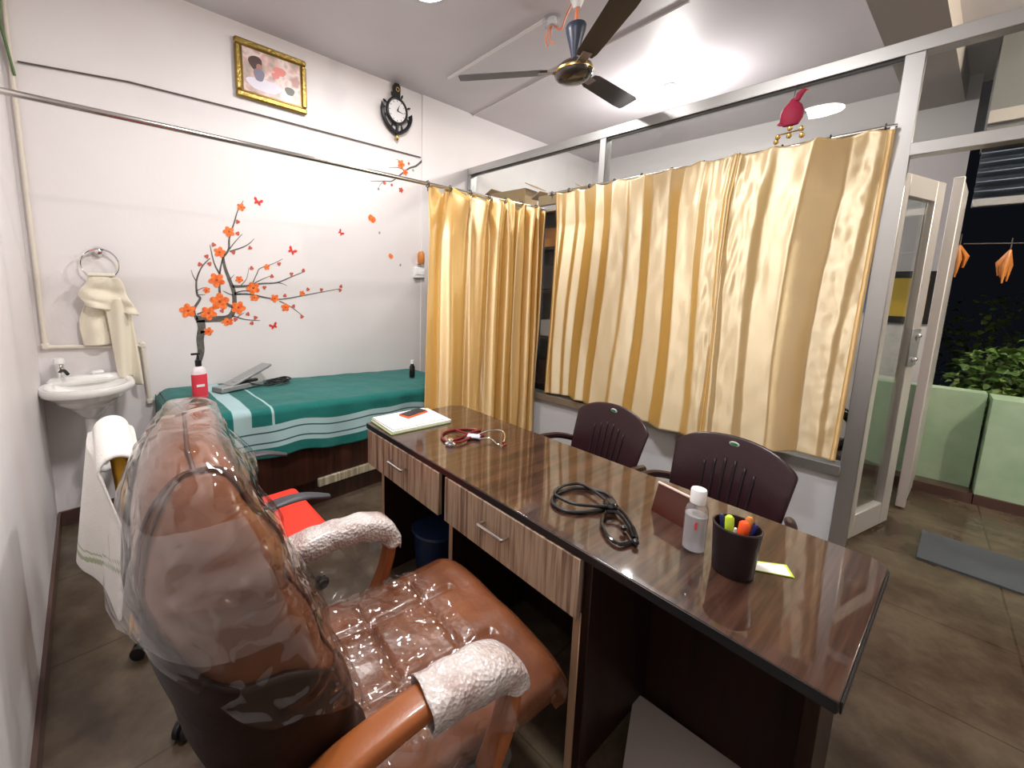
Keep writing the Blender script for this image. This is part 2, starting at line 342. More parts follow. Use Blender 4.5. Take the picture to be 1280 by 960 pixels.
d2 = T('door_2', 'white framed outer door seen edge on', 'door', (4.29, -3.25, 0), math.atan2(-3.297+3.25, 4.95-4.29)); d2['kind'] = 'structure'
MB().b2(0, .04, -.022, .022, .02, 2.14, bev=.003).build('door_edge', 'white_frame', d2); MB().b2(.04, .66, -.016, .016, .02, 2.14).build('door_panel', 'door', d2)

# porch: shutter, bar, green parapet, bushes
o = MB()
o.grid(lambda a, b: V((5.06+.018*math.sin(b*2*PI*5), lerp(-5.1, -3.34, a), lerp(2.10, 2.42, b))), 2, 60)
sh = o.build('rolling_shutter', 'shutter', mods=[SOLID(.003)]); tag(sh, 'dark corrugated rolling shutter partly lowered over the porch opening', 'shutter')
MB().b2(5.03, 5.09, -5.1, -3.34, 2.045, 2.10, bev=.004).build('bottom_bar', 'alu', sh)
struct(MB().b2(4.94, 5.08, -3.56, -3.0, 0, .755).build('wall_parapet', 'green'))
struct(MB().prism([(4.82, -3.575, 0), (4.82, -5.2, 0), (5.06, -5.2, 0), (5.06, -3.575, 0)], (0, 0, .745)).build('wall_parapet_pier', 'green'))
struct(MB().b2(4.80, 4.945, -3.57, -3.0, 0, .07).build('baseboard_porch', 'skirt')); struct(MB().b2(4.80, 4.83, -5.1, -3.575, 0, .07).build('baseboard_pier', 'skirt'))
struct(MB().b2(5.0, 9, -7, -2.5, -.12, -.02).build('ground', 'skirt'))
def bush(c, r, n, lab, seed):
    random.seed(seed); o = T('bush', lab, 'bush', (c[0], c[1], 0), group=None)
    b = MB()
    for i in range(n):
        d = V((random.gauss(0, 1), random.gauss(0, 1), random.gauss(0, 1))).normalized()*random.random()**.4
        p = V((d.x*r[0], d.y*r[1], c[2]+d.z*r[2])); L = random.uniform(.04, .09); w = L*.32
        R = Matrix.Rotation(random.uniform(0, 6.28), 3, 'Z') @ Matrix.Rotation(random.uniform(-.9, .9), 3, 'X') @ Matrix.Rotation(random.uniform(-.9, .9), 3, 'Y')
        q = [R @ V(v) for v in ((0, 0, 0), (L*.35, w, .01), (L*.75, w*.8, 0), (L, 0, -.012), (L*.75, -w*.8, 0), (L*.35, -w, .01))]
        f = [b.b.verts.new(p+v) for v in q]; b.b.faces.new(f)
    b.build('foliage', 'leaf', o, smooth=0)
    s = MB()
    for i in range(7):
        a = i*.9; s.tube([(0, 0, -.02), (math.cos(a)*r[0]*.4, math.sin(a)*r[1]*.4, c[2]), (math.cos(a)*r[0]*.8, math.sin(a)*r[1]*.8, c[2]+r[2]*.6)], [.012, .008, .003], 6)
    s.build('stem', 'branch', o); return o
bush((5.62, -3.74, .72), (.30, .34, .36), 1100, 'dense leafy bush behind the green parapet beside the door', 3)
bush((5.66, -4.66, .75), (.34, .38, .40), 1000, 'leafy bush behind the parapet at the photo edge', 5)
bush((7.2, -4.1, .85), (.6, 1.3, .65), 1300, 'dark bushes in the night garden farther back', 6)
o = MB().b2(-.34, .34, -.85, .45, 0, .014, bev=.004).build('door_mat', 'mat'); o.location = (3.80, -3.80, 0)
o.rotation_euler = (0, 0, 0)
tag(o, 'dark blue grey door mat on the porch floor', 'mat')
bpy.data.objects.remove(o)
mA = at(1160, 668, z=0); mB = at(1145, 698, z=0); mC = at(1280, 745, z=0)
dv = (mC-mB).normalized(); wv = (mA-mB); wv = wv - dv*wv.dot(dv); 
o = MB().prism([mB, mB+dv*1.0, mB+dv*1.0+wv.normalized()*.42, mB+wv.normalized()*.42], (0, 0, .012)).build('door_mat', 'mat'); tag(o, 'dark blue grey mat on the floor outside the open door', 'mat')
o = MB().tube([(5.12, -3.34, 1.80), (5.12, -4.2, 1.76), (5.12, -5.1, 1.80)], .004, 6).build('porch_wire', 'cable'); tag(o, 'thin wire stretched across the dark porch opening', 'wire')
for (u, v, lab) in ((1262, 318, 'dried yellow garland bunch hanging on the porch wire, the right one'), (1199, 312, 'dried yellow garland bunch hanging on the wire beside the door edge')):
    p = at(u, v, x=5.12); o = T('dried_garland', lab, 'garland', (p.x, p.y, p.z), group=None); b = MB(); random.seed(int(u))
    for i in range(9):
        a = random.uniform(0, 6.28); r = random.uniform(.01, .045); L = random.uniform(.12, .2)
        b.tube([(0, 0, .03), (r*math.cos(a), r*math.sin(a), -L*.4), (r*.8*math.cos(a), r*.8*math.sin(a), -L)], [.006, .014, .004], 7)
    b.build('husk', 'ochre', o); MB().tube([(0, 0, .11), (0, 0, .02)], .003, 6).build('string', 'cable', o)

# lobby objects seen through glass
o = T('lobby_bookcase', 'dark bookcase seen through the gap between the curtains', 'bookcase', (3.83, 0, 0))
b = MB(); b.b2(0, .02, -1.5, -.04, 0, 2.2)
b.build('back_panel', 'cabinet', o)
for z in (.02, .5, .95, 1.4, 1.8, 2.18): MB().b2(-.28, 0, -1.5, -.04, z, z+.025).build('shelf', 'bedwood', o)
for y in (-1.5, -.06): MB().b2(-.28, 0, y, y+.02, 0, 2.2).build('side_panel', 'cabinet', o)
bc = [('bedwood', .22, 'brown'), ('tan', .16, 'tan'), ('cabinet', .24, 'black'), ('ochre', .18, 'orange brown'), ('greyc', .14, 'grey')]
for k, z in enumerate((.526, .976, 1.426, 1.826)):
    mtl, h, cn = bc[k % 5]
    o = MB().b2(3.62, 3.79, -1.18, -.80, z+.001, z+h, bev=.006).build('storage_box', mtl); tag(o, cn + ' box on the dark bookcase, %s shelf from the top' % ['fourth', 'third', 'second', 'first'][k], 'box')
def cardboard(c, s, rz, lab):
    o = T('cardboard_box', lab, 'box', c, rz); MB().b2(-s[0]/2, s[0]/2, -s[1]/2, s[1]/2, 0, s[2], bev=.004).build('carton', 'cardboard', o)
    for sg in (-1, 1): MB().box((0, sg*(s[1]/2+.04), s[2]+.02), (s[0]*.95, .12, .006), RX(sg*-.5)).build('flap', 'cardboard', o)
cardboard((3.68, -.36, 2.207), (.24, .42, .20), .1, 'open cardboard box on top of the bookcase, the taller one'); cardboard((3.68, -.95, 2.207), (.24, .40, .09), -.05, 'flat cardboard box on top of the bookcase beside the curtain rod')
# certificate frame on the far wall
o = T('framed_certificate', 'gold certificate in a dark frame on the lobby wall beyond the glass door', 'certificate', (5.86, -3.09, 1.40))
MB().b2(-.03, 0, -.19, .19, -.23, .23, bev=.005).build('frame', 'black', o); MB().b2(-.034, -.029, -.13, .13, -.17, .17).build('certificate', 'cert', o)
o = MB().b2(5.83, 5.857, -2.86, -2.70, 1.25, 2.35).build('wall_poster', 'blue'); tag(o, 'narrow blue poster on the lobby wall beside the curtain edge', 'poster')
o = T('parked_scooter', 'dark machine standing in the lobby below the blue poster', 'scooter', (5.3, -2.45, 0))
MB().tube(smoothpath([(0, -.25, .3), (0, -.2, .7), (0, -.05, .85), (0, .15, .5), (0, .3, .35)]), .09, 12).build('body', 'black', o)
for y in (-.32, .38): MB().tube([(0, y+.18*math.cos(a), .22+.18*math.sin(a)) for a in [i*PI/10 for i in range(20)]], .045, 10, closed=True).build('wheel', 'blackg', o)
MB().tube([(-.22, -.22, .98), (0, -.16, .92), (.22, -.22, .98)], .014, 8).build('handlebar', 'chrome', o)

# ------------------------------------------------------------------ curtains and rods
def rod(name, A, B, r, lab, hooks, ax):
    o = MB().tube([A, B], r, 14).build(name, 'steel'); tag(o, lab, 'curtain rod')
    for h in hooks:
        p = V(A).lerp(V(B), h); b = MB()
        ring = [V((p.x, p.y, p.z)) + (V((0, math.cos(a), math.sin(a))) if ax == 'x' else V((math.cos(a), 0, math.sin(a))))*(r+.008) for a in [i*PI/6 for i in range(12)]]
        b.tube(ring, .0035, 6, closed=True).tube([p-V((0, 0, r+.008)), p-V((0, 0, r+.035))], .003, 6); b.build('hook', 'hook', o)
    return o
rod('curtain_rod', (.0, -.96, 2.128), (3.35, -.96, 2.128), .0125, 'long steel rod from the left wall carrying the gathered golden curtain', [(2.04+.2*i)/3.35 for i in range(7)], 'x')
ROD2A = (3.315, -1.03, 2.235); ROD2B = (3.315, -3.01, 2.255)
r2 = rod('curtain_rod', ROD2A, ROD2B, .010, 'steel rod on the partition carrying the wide cream curtain', [.02, .1, .19, .29, .39, .49, .585, .68, .78, .88, .98], 'y')
for y in (-1.045, -2.995): MB().b2(3.30, 3.36, y-.008, y+.008, 2.225, 2.25).build('bracket', 'alu', r2)

def curtain1():
    x0, x1, zt, zb = 2.045, 3.34, 2.10, .05
    def fn(a, b):
        # a across 0..1, b up 0..1
        z = lerp(zb, zt, b)
        # fold phase: wide folds on the left, tight pleats on the right
        ph = 2*PI*(2.6*a + 4.9*a*a)
        amp = lerp(.030, .050, a)*(1-.25*b)
        off = math.sin(ph + .35*math.sin(3*b+a*5))*amp + .012*math.sin(2.3*ph+1.5*b+2)*(.6+.4*a) + nz(a*9, b*2.2, 1.3)*.018
        x = lerp(x0, x1, a) + .018*math.sin(ph*1.0+.8)*(1-b*.3) - .05*(1-b)*(1-a)
        # left edge swept back in the upper part; scallops between hooks
        top = max(0, (b-.93)/.07)
        zz = z + top*(.075*abs(math.cos(PI*(a*6.3)))**1.5 - .03) 
        if b > .86: off += (b-.86)/.14*.03*math.cos(2*PI*a*6.3)
        return V((x, -.975+off, zz))
    m = MB(); m.grid(fn, 260, 70); o = m.build('gathered_curtain', 'satin1', mods=[SOLID(.002)], smooth=180)
    tag(o, 'floor length golden satin curtain gathered in narrow pleats by the bed end', 'curtain'); return o
curtain1()
def curtain2():
    y0, y1 = -1.12, -3.005
    # slope of the cloth from far to near: pleat flanks turned to the door (negative) and to the bed (positive)
    bands = [(.02, .035, .8), (.075, .09, .7), (.120, .180, 1.7), (.215, .258, 1.8), (.32, .332, .6), (.383, .428, 1.8), (.490, .540, 2.1), (.600, .626, 1.2), (.672, .684, 2.6), (.684, .696, -2.6), (.755, .775, -.6), (.845, .912, -2.0), (.965, .975, -.6)]
    cs_ = lambda a: lerp(-.62, .40, a)
    flanks = [(0, 0)]
    for g0, g1, k in bands: e = .004; flanks += [(g0-e, cs_(g0)), (g0+e, k), (g1-e, k), (g1+e, cs_(g1))]
    flanks += [(1, .2)]; flanks = sorted(flanks, key=lambda q: q[0])
    NT = 600; tab = [0.0]
    for i in range(NT):
        a = (i+.5)/NT
        for A, B in zip(flanks, flanks[1:]):
            if a <= B[0]: sl = lerp(A[1], B[1], (a-A[0])/(B[0]-A[0])); break
        tab.append(tab[-1]+sl/NT)
    mean = tab[-1]
    tab = [v-mean*i/NT for i, v in enumerate(tab)]; cm = (max(tab)+min(tab))/2
    def f(a):
        i = min(max(a, 0), 1)*NT; k = min(int(i), NT-1); return (lerp(tab[k], tab[k+1], i-k)-cm)
    def fn(a, b):
        zb = .505 + .01*math.sin(a*9); zt = 2.235 + .02*a - .02*abs(math.sin(PI*(a*10.5)))
        z = lerp(zb, zt, b)
        lean = .03*(1-b)
        aa = a + .012*math.sin(b*4+a*7)
        off = f(min(max(aa, 0), 1))*1.0*(1-.55*max(0, (b-.85)/.15))
        off += nz(a*9, b*2.5, 4.2)*.012 + nz(a*34, b*12, 2.2)*.003*(.3+a)
        off -= .012*math.exp(-((a-.677)/.005)**2)            # sewn seam pulled in
        off += nz(a*40+b*22, b*30-a*18, 7.7)*.0028*math.exp(-((a-.96)/.06)**2)
        off += nz(a*60, b*12, 9.1)*.006*math.exp(-((a-.677)/.06)**2)
        y = lerp(y0, y1, a) + .04*(1-b)*(1-a)*1.0 + .03*(1-b)*a
        return V((3.318-.055+ -off*1.0, y, z))
    m = MB(); m.grid(fn, 340, 130); o = m.build('wide_curtain', 'satin2', mods=[SOLID(.002)], smooth=180)
    tag(o, 'wide cream and gold satin curtain covering the partition window, seam down its middle', 'curtain')
    def sm(a, b):
        q = fn(.675+.004*a, b); q.x -= .003; return q
    m = MB(); m.grid(sm, 2, 130); m.build('seam', 'satin1', o, mods=[SOLID(.003)], smooth=180)
    for a0 in (0.0, .988):
        m = MB(); m.grid(lambda a, b: fn(a0+.012*a, b)-V((.003, 0, 0)), 3, 130); m.build('hem', 'satin1', o, mods=[SOLID(.003)], smooth=180)
curtain2()

# ------------------------------------------------------------------ examination bed
BX0, BX1 = .55, 2.62
def bz(x): return lerp(.75, .635, (x-BX0)/(2.5-BX0))
bed = T('examination_bed', 'dark wooden examination couch along the white wall', 'bed', (BX0, 0, 0))
L = BX1-BX0
MB().prism([(.03, -.77, .19), (L, -.77, .19), (L, -.77, bz(BX1)-.10), (.03, -.77, bz(BX0)-.10)], (0, .75, 0)).build('cabinet_body', 'bedwood', bed)
MB().b2(.1, L-.02, -.73, -.03, .0, .19).build('plinth', 'bedwood', bed)
MB().b2(.74, L, -.79, -.765, .145, .20, bev=.003).build('edge_strip', 'cream_strip', bed)
MB().prism([(0, -.775, bz(BX0)-.1), (L, -.775, bz(BX1)-.10), (L, -.775, bz(BX1)-.012), (0, -.775, bz(BX0)-.012)], (0, .765, 0)).build('mattress', 'mattress', bed)
def sheet_fn(off=0.0):
    def fn(a, b):
        # a along x, b across: 0 wall side -> over the top -> front hem
        x = lerp(BX0-.02, BX1, a); top = bz(x)+.010
        Ltop = .775; drop = lerp(.30, .29, a) + .010*math.sin(a*17)+.008*math.sin(a*31+1)
        s = b*(Ltop+drop); rad = .035
        endr = max(0, .06-(x-BX0))/.06
        if s < Ltop-rad: y = -.012-s; z = top
        elif s < Ltop+rad:
            t = (s-Ltop+rad)/(2*rad)*PI/2; y = -.012-(Ltop-rad)-(rad+.012)*math.sin(t); z = top-rad*1.1*(1-math.cos(t))
        else: y = -.012-Ltop-.012; z = top-.035-(s-Ltop-rad)
        hang = max(0, s-Ltop)/drop
        y -= hang*(.012*math.sin(a*26)+.010*math.sin(a*49+2)+.012) + off
        z += (.006*nz(x*6, s*6, 1) if hang == 0 else 0) - .03*endr**2 + off*(1 if hang == 0 else 0)
        return V((x, y, z))
    return fn
fn = sheet_fn(); m = MB(); m.grid(fn, 150, 120)
me_o = m.build('bed_sheet', ['teal', 'stripe', 'stripe_line'], mods=[SOLID(.003)], smooth=60); tag(me_o, 'teal cotton sheet with pale stripes draped over the examination couch', 'bed sheet')
for i, p in enumerate(me_o.data.polygons):
    ii, jj = divmod(i, 119); h = ((jj+.5)/119*1.07-.775)/.295; x = lerp(BX0-.02, BX1, (ii+.5)/149)
    if .34 < h < .78 and x > .80:
        k = (h-.34)/.44*4; p.material_index = 2 if k > 1 and (k % 1) < .17 else 1
    elif h < .34 and (.80 < x < .90 or 1.00 < x < 1.02): p.material_index = 1
# left hanging end of the sheet
m = MB(); m.grid(lambda a, b: V((BX0-.022-.012*math.sin(a*14)*(1-b), lerp(-.785, -.015, a), lerp(.50, bz(BX0)-.02, b))), 40, 16); e = m.build('sheet_end', 'teal', me_o, mods=[SOLID(.003)])

# pump bottle
def bottle_pump(c):
    o = T('sanitizer_bottle', 'pink pump bottle with black nozzle standing on the teal sheet', 'bottle', c)
    MB().lathe([(.030, 0), (.036, .01), (.037, .05), (.036, .16), (.030, .185), (.014, .20), (.014, .205)], n=28, sx=1.15, sy=.8).build('bottle_body', 'frost', o)
    MB().lathe([(.0375, .015), (.038, .02), (.0380, .145), (.0375, .15)], n=28, sx=1.15, sy=.8).build('label', 'label', o)
    MB().lathe([(.0382, .002), (.0385, .014)], n=28, sx=1.12, sy=.8).build('base_band', 'pink', o)
    MB().b2(-.022, .022, -.0312, -.030, .075, .09).build('label_text_band', 'white', o)
    MB().lathe([(.018, .20), (.018, .235), (.008, .24), (.006, .27)], n=20).build('pump_collar', 'black', o)
    MB().box((-.012, 0, .275), (.05, .014, .012), bev=.003).build('pump_nozzle', 'black', o)
p = at(250, 497, z=bz(.75)+.01); bottle_pump((p.x, p.y-.02, bz(p.x)+.012))

# blood pressure apparatus
px_, py_ = 1.00, -.22; zb_ = bz(1.0)+.012
o = T('blood_pressure_monitor', 'grey blood pressure apparatus with raised lid on the teal sheet', 'blood pressure monitor', (px_, py_, zb_+.004), math.radians(26)); o.rotation_euler = (0, .053, math.radians(26))
MB().box((-.02, 0, .018), (.34, .10, .035), RY(.0), bev=.005).build('case', 'greyc', o)
MB().box((.06, .0, .085), (.36, .095, .018), RY(-.30), bev=.005).build('lid', 'greyc', o)
MB().box((.06, -.002, .074), (.32, .07, .006), RY(-.30)).build('lid_lining', 'grey', o)
MB().box((.02, -.01, .045), (.20, .05, .018), bev=.006).build('folded_cuff', 'black', o)
random.seed(2); b = MB()
for k in range(4):
    b.tube([V((.24+.085*math.cos(a)+.012*k, -.07+.06*math.sin(a)-.02*(k % 2), .010+.006*k+.004*math.sin(3*a))) for a in [i*PI/14 for i in range(28)]], .0055, 8, closed=True)
b.tube(smoothpath([(.02, -.04, .04), (.10, -.08, .012), (.22, -.12, .010), (.30, -.10, .02)]), .005, 8)
b.build('rubber_tube', 'black', o)
p = at(522, 462, y=-.08)
o = T('bottle', 'small dark bottle on the bed corner beside the golden curtain', 'bottle', (2.345, -.40, bz(2.345)+.018))
MB().lathe([(.022, 0), (.024, .01), (.024, .09), (.014, .11), (.014, .12)], n=20).build('bottle_body', 'blackg', o); MB().lathe([(.016, .12), (.016, .15)], n=16).build('bottle_cap', 'white', o)

# ------------------------------------------------------------------ wall objects
# picture
def frame_pic():
    c = V((1.373, 0, 2.905)); w, h = .50, .375
    o = T('picture_frame', 'picture of a resting figure in an ornate gilt frame high on the wall', 'picture', c)
    tilt = .03
    bw = .042
    for (x0, x1, z0, z1, nme) in ((-w/2, w/2, h/2-bw, h/2, 'frame_rail'), (-w/2, w/2, -h/2, -h/2+bw, 'frame_rail'), (-w/2, -w/2+bw, -h/2+bw, h/2-bw, 'frame_stile'), (w/2-bw, w/2, -h/2+bw, h/2-bw, 'frame_stile')):
        MB().b2(x0, x1, -.035, -.003, z0, z1, bev=.010).build(nme, 'gold', o)
    MB().b2(-w/2+bw-.004, w/2-bw+.004, -.024, -.010, -h/2+bw-.004, h/2-bw+.004).build('inner_slip', 'golddark', o)
    m = mat('soft_painting', (.7, .55, .5), .3, coat=.4)
    tc = coords(m, (1, 1, 1)); n = nd(m, 'ShaderNodeTexNoise', Scale=9, Detail=2); lk(m, tc, n.inputs['Vector'])
    lk(m, ramp(m, n.outputs['Fac'], [(.35, (.35, .36, .30)), (.46, (.70, .45, .42)), (.56, (.82, .70, .66)), (.68, (.50, .30, .28))]), P(m).inputs['Base Color'])
    pw, ph = w/2-bw-.008, h/2-bw-.008
    MB().b2(-pw, pw, -.027, -.023, -ph, ph).build('painting', m, o)
    # flat printed shapes: a bearded figure in white at left, blossoms at right
    def blob(cx, cz, rx, rz, mt, nme, d, rot=0, n=20):
        pts = []
        for i in range(n):
            a = 2*PI*i/n; x = rx*math.cos(a)*(1+.12*math.sin(3*a)); z = rz*math.sin(a)*(1+.10*math.cos(2*a)); pts.append((cx+x*math.cos(rot)-z*math.sin(rot), -.027-d, cz+x*math.sin(rot)+z*math.cos(rot)))
        MB().prism(pts, (0, .0006, 0)).build(nme, mt, o)
    M['p_hair'] = mat('print_hair', (.09, .05, .05), .4); M['p_skin'] = mat('print_skin', (.42, .20, .14), .4); M['p_beard'] = mat('print_beard', (.22, .20, .28), .4)
    M['p_robe'] = mat('print_robe', (.72, .70, .80), .4); M['p_rose'] = mat('print_rose', (.75, .25, .22), .4); M['p_dark'] = mat('print_dark', (.12, .13, .11), .4)
    blob(-.06, -.075, .12, .045, 'p_robe', 'robe', .0004); blob(-.115, .055, .045, .05, 'p_hair', 'hair', .0008, .3); blob(-.092, .030, .020, .030, 'p_skin', 'face', .0014, -.2)
    blob(-.095, -.015, .036, .045, 'p_beard', 'beard', .002); blob(.05, .05, .045, .03, 'p_rose', 'rose', .0006); blob(.02, .015, .028, .02, 'p_rose', 'rose', .0008); blob(.12, -.06, .035, .03, 'p_dark', 'foliage', .0006)
frame_pic()

# anchor clock
def clock():
    c = V((2.449, 0, 2.965)); o = T('anchor_clock', 'black anchor and ship wheel wall clock with white dial', 'clock', (c.x, c.y, c.z))
    Y = -.028
    r = .095
    MB().tube([(r*1.08*math.cos(a), Y, r*1.08*math.sin(a)) for a in [i*PI/18 for i in range(36)]], .013, 8, closed=True).build('wheel_rim', 'black', o)
    MB().lathe([(r, 0), (r, .016), (r*.96, .020)], (0, -.012, 0), 36, RX(PI/2)).build('dial', 'dial', o)
    for k, (a, L, w) in enumerate(((1.15, .06, .007), (-.15, .078, .005))):
        MB().prism([(-w*math.sin(a), Y-.008, w*math.cos(a)), (w*math.sin(a), Y-.008, -w*math.cos(a)), (L*math.cos(a), Y-.008, L*math.sin(a))], (0, .002, 0)).build('clock_hand', 'black', o)
    for k in range(12):
        a = k*PI/6; MB().box((r*.84*math.cos(a), Y-.006, r*.84*math.sin(a)), (.012, .002, .004), RY(-a)).build('hour_mark', 'black', o)
    for k in range(8):
        a = k*PI/4+PI/8; d = V((math.cos(a), 0, math.sin(a)))
        MB().tube([V((0, Y, 0))+d*.105, V((0, Y, 0))+d*.125, V((0, Y, 0))+d*.135, V((0, Y, 0))+d*.15, V((0, Y, 0))+d*.158], [.006, .006, .010, .008, .003], 8).build('wheel_handle', 'black', o)
    MB().prism([(x, -.012, z) for x, z in ((-.032, .09), (-.036, .2), (-.02, .225), (.02, .225), (.036, .2), (.032, .09))], (0, -.02, 0)).build('shank', 'black', o)
    MB().tube([(.016*math.cos(a), -.036, .175+.016*math.sin(a)) for a in [i*PI/8 for i in range(16)]], .005, 6, closed=True).build('brass_eye', 'brass', o)
    arm = [(-.15, Y, .01), (-.145, Y, -.06), (-.11, Y, -.12), (-.05, Y, -.165), (0, Y, -.18), (.05, Y, -.165), (.11, Y, -.12), (.145, Y, -.06), (.15, Y, -.03)]
    MB().tube(smoothpath(arm), .017, 8).build('anchor_arms', 'black', o)
    MB().tube([(0, Y, -.10), (0, Y, -.19)], .014, 8).build('lower_shank', 'black', o)
    MB().tube([(.15, Y, -.03), (.165, Y, .01), (.13, Y, -.02)], [.02, .004, .008], 6).build('fluke', 'black', o); MB().tube([(-.15, Y, -.01), (-.16, Y, .035), (-.125, Y, 0)], [.02, .004, .008], 6).build('fluke', 'black', o)
    MB().lathe([(.004, 0), (.016, -.005), (.02, -.02), (.018, -.035), (.005, -.05)], (0, Y, -.195), 16).build('bell', 'brass', o)
clock()

# tree decal ------------------------------------------------------
def C6(X, Y): return at(200+X/3.556, 230+Y/3.556, y=-.0)
def decal_line(b, pts, w0, w1, y=-.0015):
    pts = [C6(*p) for p in pts]; pts = smoothpath(pts, 5); n = len(pts); A = []; B = []
    for i, p in enumerate(pts):
        t = pts[min(i+1, n-1)]-pts[max(i-1, 0)]; t.normalize(); w = lerp(w0, w1, i/(n-1))
        nn = V((-t.z, 0, t.x)); A.append(b.b.verts.new((p.x+nn.x*w, y, p.z+nn.z*w))); B.append(b.b.verts.new((p.x-nn.x*w, y, p.z-nn.z*w)))
    for i in range(n-1): b.b.faces.new((A[i], A[i+1], B[i+1], B[i]))
b = MB()
decal_line(b, [(168, 795), (182, 745), (178, 690), (185, 640), (180, 605)], .020, .026)
decal_line(b, [(160, 600), (230, 600), (290, 597), (318, 580), (330, 540), (328, 480), (310, 430), (288, 370), (280, 325)], .024, .008)
decal_line(b, [(280, 325), (305, 290), (308, 240), (330, 170), (345, 120), (370, 75)], .008, .002)
decal_line(b, [(280, 325), (265, 400), (268, 500), (300, 535), (322, 545)], .004, .012)
decal_line(b, [(265, 400), (240, 350), (222, 272)], .006, .002); decal_line(b, [(222, 330), (185, 370), (162, 430), (165, 490), (178, 510), (150, 560), (165, 605)], .003, .010)
decal_line(b, [(160, 430), (148, 410), (138, 382)], .003, .001); decal_line(b, [(162, 475), (190, 462), (212, 460)], .003, .001); decal_line(b, [(170, 492), (200, 492)], .003, .001)
decal_line(b, [(308, 290), (335, 255), (366, 222)], .004, .0015); decal_line(b, [(310, 300), (370, 280), (400, 262), (418, 243)], .005, .0015)
decal_line(b, [(322, 455), (360, 455), (400, 452), (450, 443), (520, 438), (590, 410), (640, 390)], .010, .002); decal_line(b, [(412, 440), (430, 400), (445, 375), (500, 355), (545, 333)], .004, .0015)
decal_line(b, [(400, 452), (450, 425), (500, 405)], .004, .0015); decal_line(b, [(520, 438), (545, 443), (565, 453)], .003, .001); decal_line(b, [(360, 450), (385, 420), (395, 370)], .003, .001)
decal_line(b, [(310, 425), (330, 403)], .003, .001); decal_line(b, [(330, 490), (400, 490), (470, 505), (540, 512), (640, 495), (720, 480), (800, 465)], .007, .0018)
decal_line(b, [(330, 485), (370, 475), (410, 478)], .005, .002); decal_line(b, [(530, 520), (580, 545), (640, 590)], .004, .0015); decal_line(b, [(325, 495), (300, 485), (280, 475)], .004, .002)
decal_line(b, [(320, 585), (380, 602), (445, 607)], .005, .0015); decal_line(b, [(345, 590), (375, 572)], .003, .001); decal_line(b, [(165, 580), (200, 565), (245, 548)], .006, .003)
decal_line(b, [(330, 540), (350, 560)], .006, .003); decal_line(b, [(180, 660), (200, 655)], .012, .004)
tree = b.build('tree_wall_sticker', 'branch', mods=[SOLID(.0008)], smooth=0); tag(tree, 'blossoming tree wall sticker with dark trunk above the bed head', 'wall sticker')
def flower(X, Y, r, mt, parent, name='blossom', n=5, sq=1, rot=0, conv=C6):
    c = conv(X, Y); b = MB(); N = n*8; pts = []
    for i in range(N):
        a = 2*PI*i/N; rr = r*(.62+.38*abs(math.cos(n*a/2))); x = rr*math.cos(a+rot); z = rr*math.sin(a+rot)*sq; pts.append((c.x+x, -.0022, c.z+z))
    b.prism(pts, (0, -.0008, 0)); f = b.build(name, mt, parent, smooth=0)
    if r > .02:
        bb = MB(); bb.prism([(c.x+r*.16*math.cos(2*PI*i/8), -.0031, c.z+r*.16*math.sin(2*PI*i/8)) for i in range(8)], (0, -.0005, 0)); bb.build('flower_eye', 'flower_eye', f, smooth=0)
for i, (X, Y, r) in enumerate([(360, 103, .030), (306, 212, .040), (265, 303, .040), (252, 427, .054), (265, 523, .066), (216, 574, .054), (124, 563, .052), (348, 550, .052), (300, 612, .042), (215, 655, .032), (414, 463, .050), (420, 506, .036), (510, 508, .034), (557, 548, .036), (352, 424, .028), (474, 369, .024), (631, 486, .024), (207, 472, .024)]):
    flower(X, Y, r, 'orange', tree, rot=i*.7, sq=.72 if Y in (612, 506) else .95)
for i, (X, Y) in enumerate([(345, 168), (345, 220), (238, 270), (207, 322), (177, 357), (220, 355), (400, 284), (326, 304), (407, 374), (529, 355), (497, 410), (584, 400), (637, 384), (464, 460), (555, 496), (717, 470), (804, 455), (800, 472), (390, 578), (335, 602), (408, 618), (424, 594), (593, 543), (630, 590), (275, 564), (657, 468)]):
    flower(X, Y, .0155, 'bud', tree, name='bud', n=3, rot=i)
def butterfly(X, Y, s, rot, lab, conv=C6):
    c = conv(X, Y); b = MB()
    def wing(sg):
        pts = [(0, 0), (.5*sg, .75), (1.0*sg, .85), (.95*sg, .25), (.55*sg, .0), (.75*sg, -.45), (.45*sg, -.7), (.1*sg, -.3)]
        return [(c.x+s*(x*math.cos(rot)-z*math.sin(rot)), -.002, c.z+s*(x*math.sin(rot)+z*math.cos(rot))) for x, z in pts]
    b.prism(wing(1), (0, -.0008, 0)); b.prism(wing(-1), (0, -.0008, 0)); o = b.build('butterfly_sticker', 'butterfly', smooth=0); tag(o, lab, 'wall sticker')
    MB().tube([(c.x, -.004, c.z-s*.4), (c.x, -.004, c.z+s*.4)], s*.07, 6).build('body', 'flower_eye', o)
butterfly(435, 80, .032, -.3, 'red butterfly sticker above the tree top, highest of the three near the tree')
butterfly(586, 298, .034, -.6, 'red butterfly sticker right of the upper branches of the tree')
butterfly(505, 632, .030, .35, 'red butterfly sticker below the lowest twigs of the tree')
butterfly(803, 217, .026, -.8, 'small red butterfly sticker midway between tree and curtain')
butterfly(1070, 30, .024, -.2, 'small red butterfly sticker just below the steel rod by the curtain')
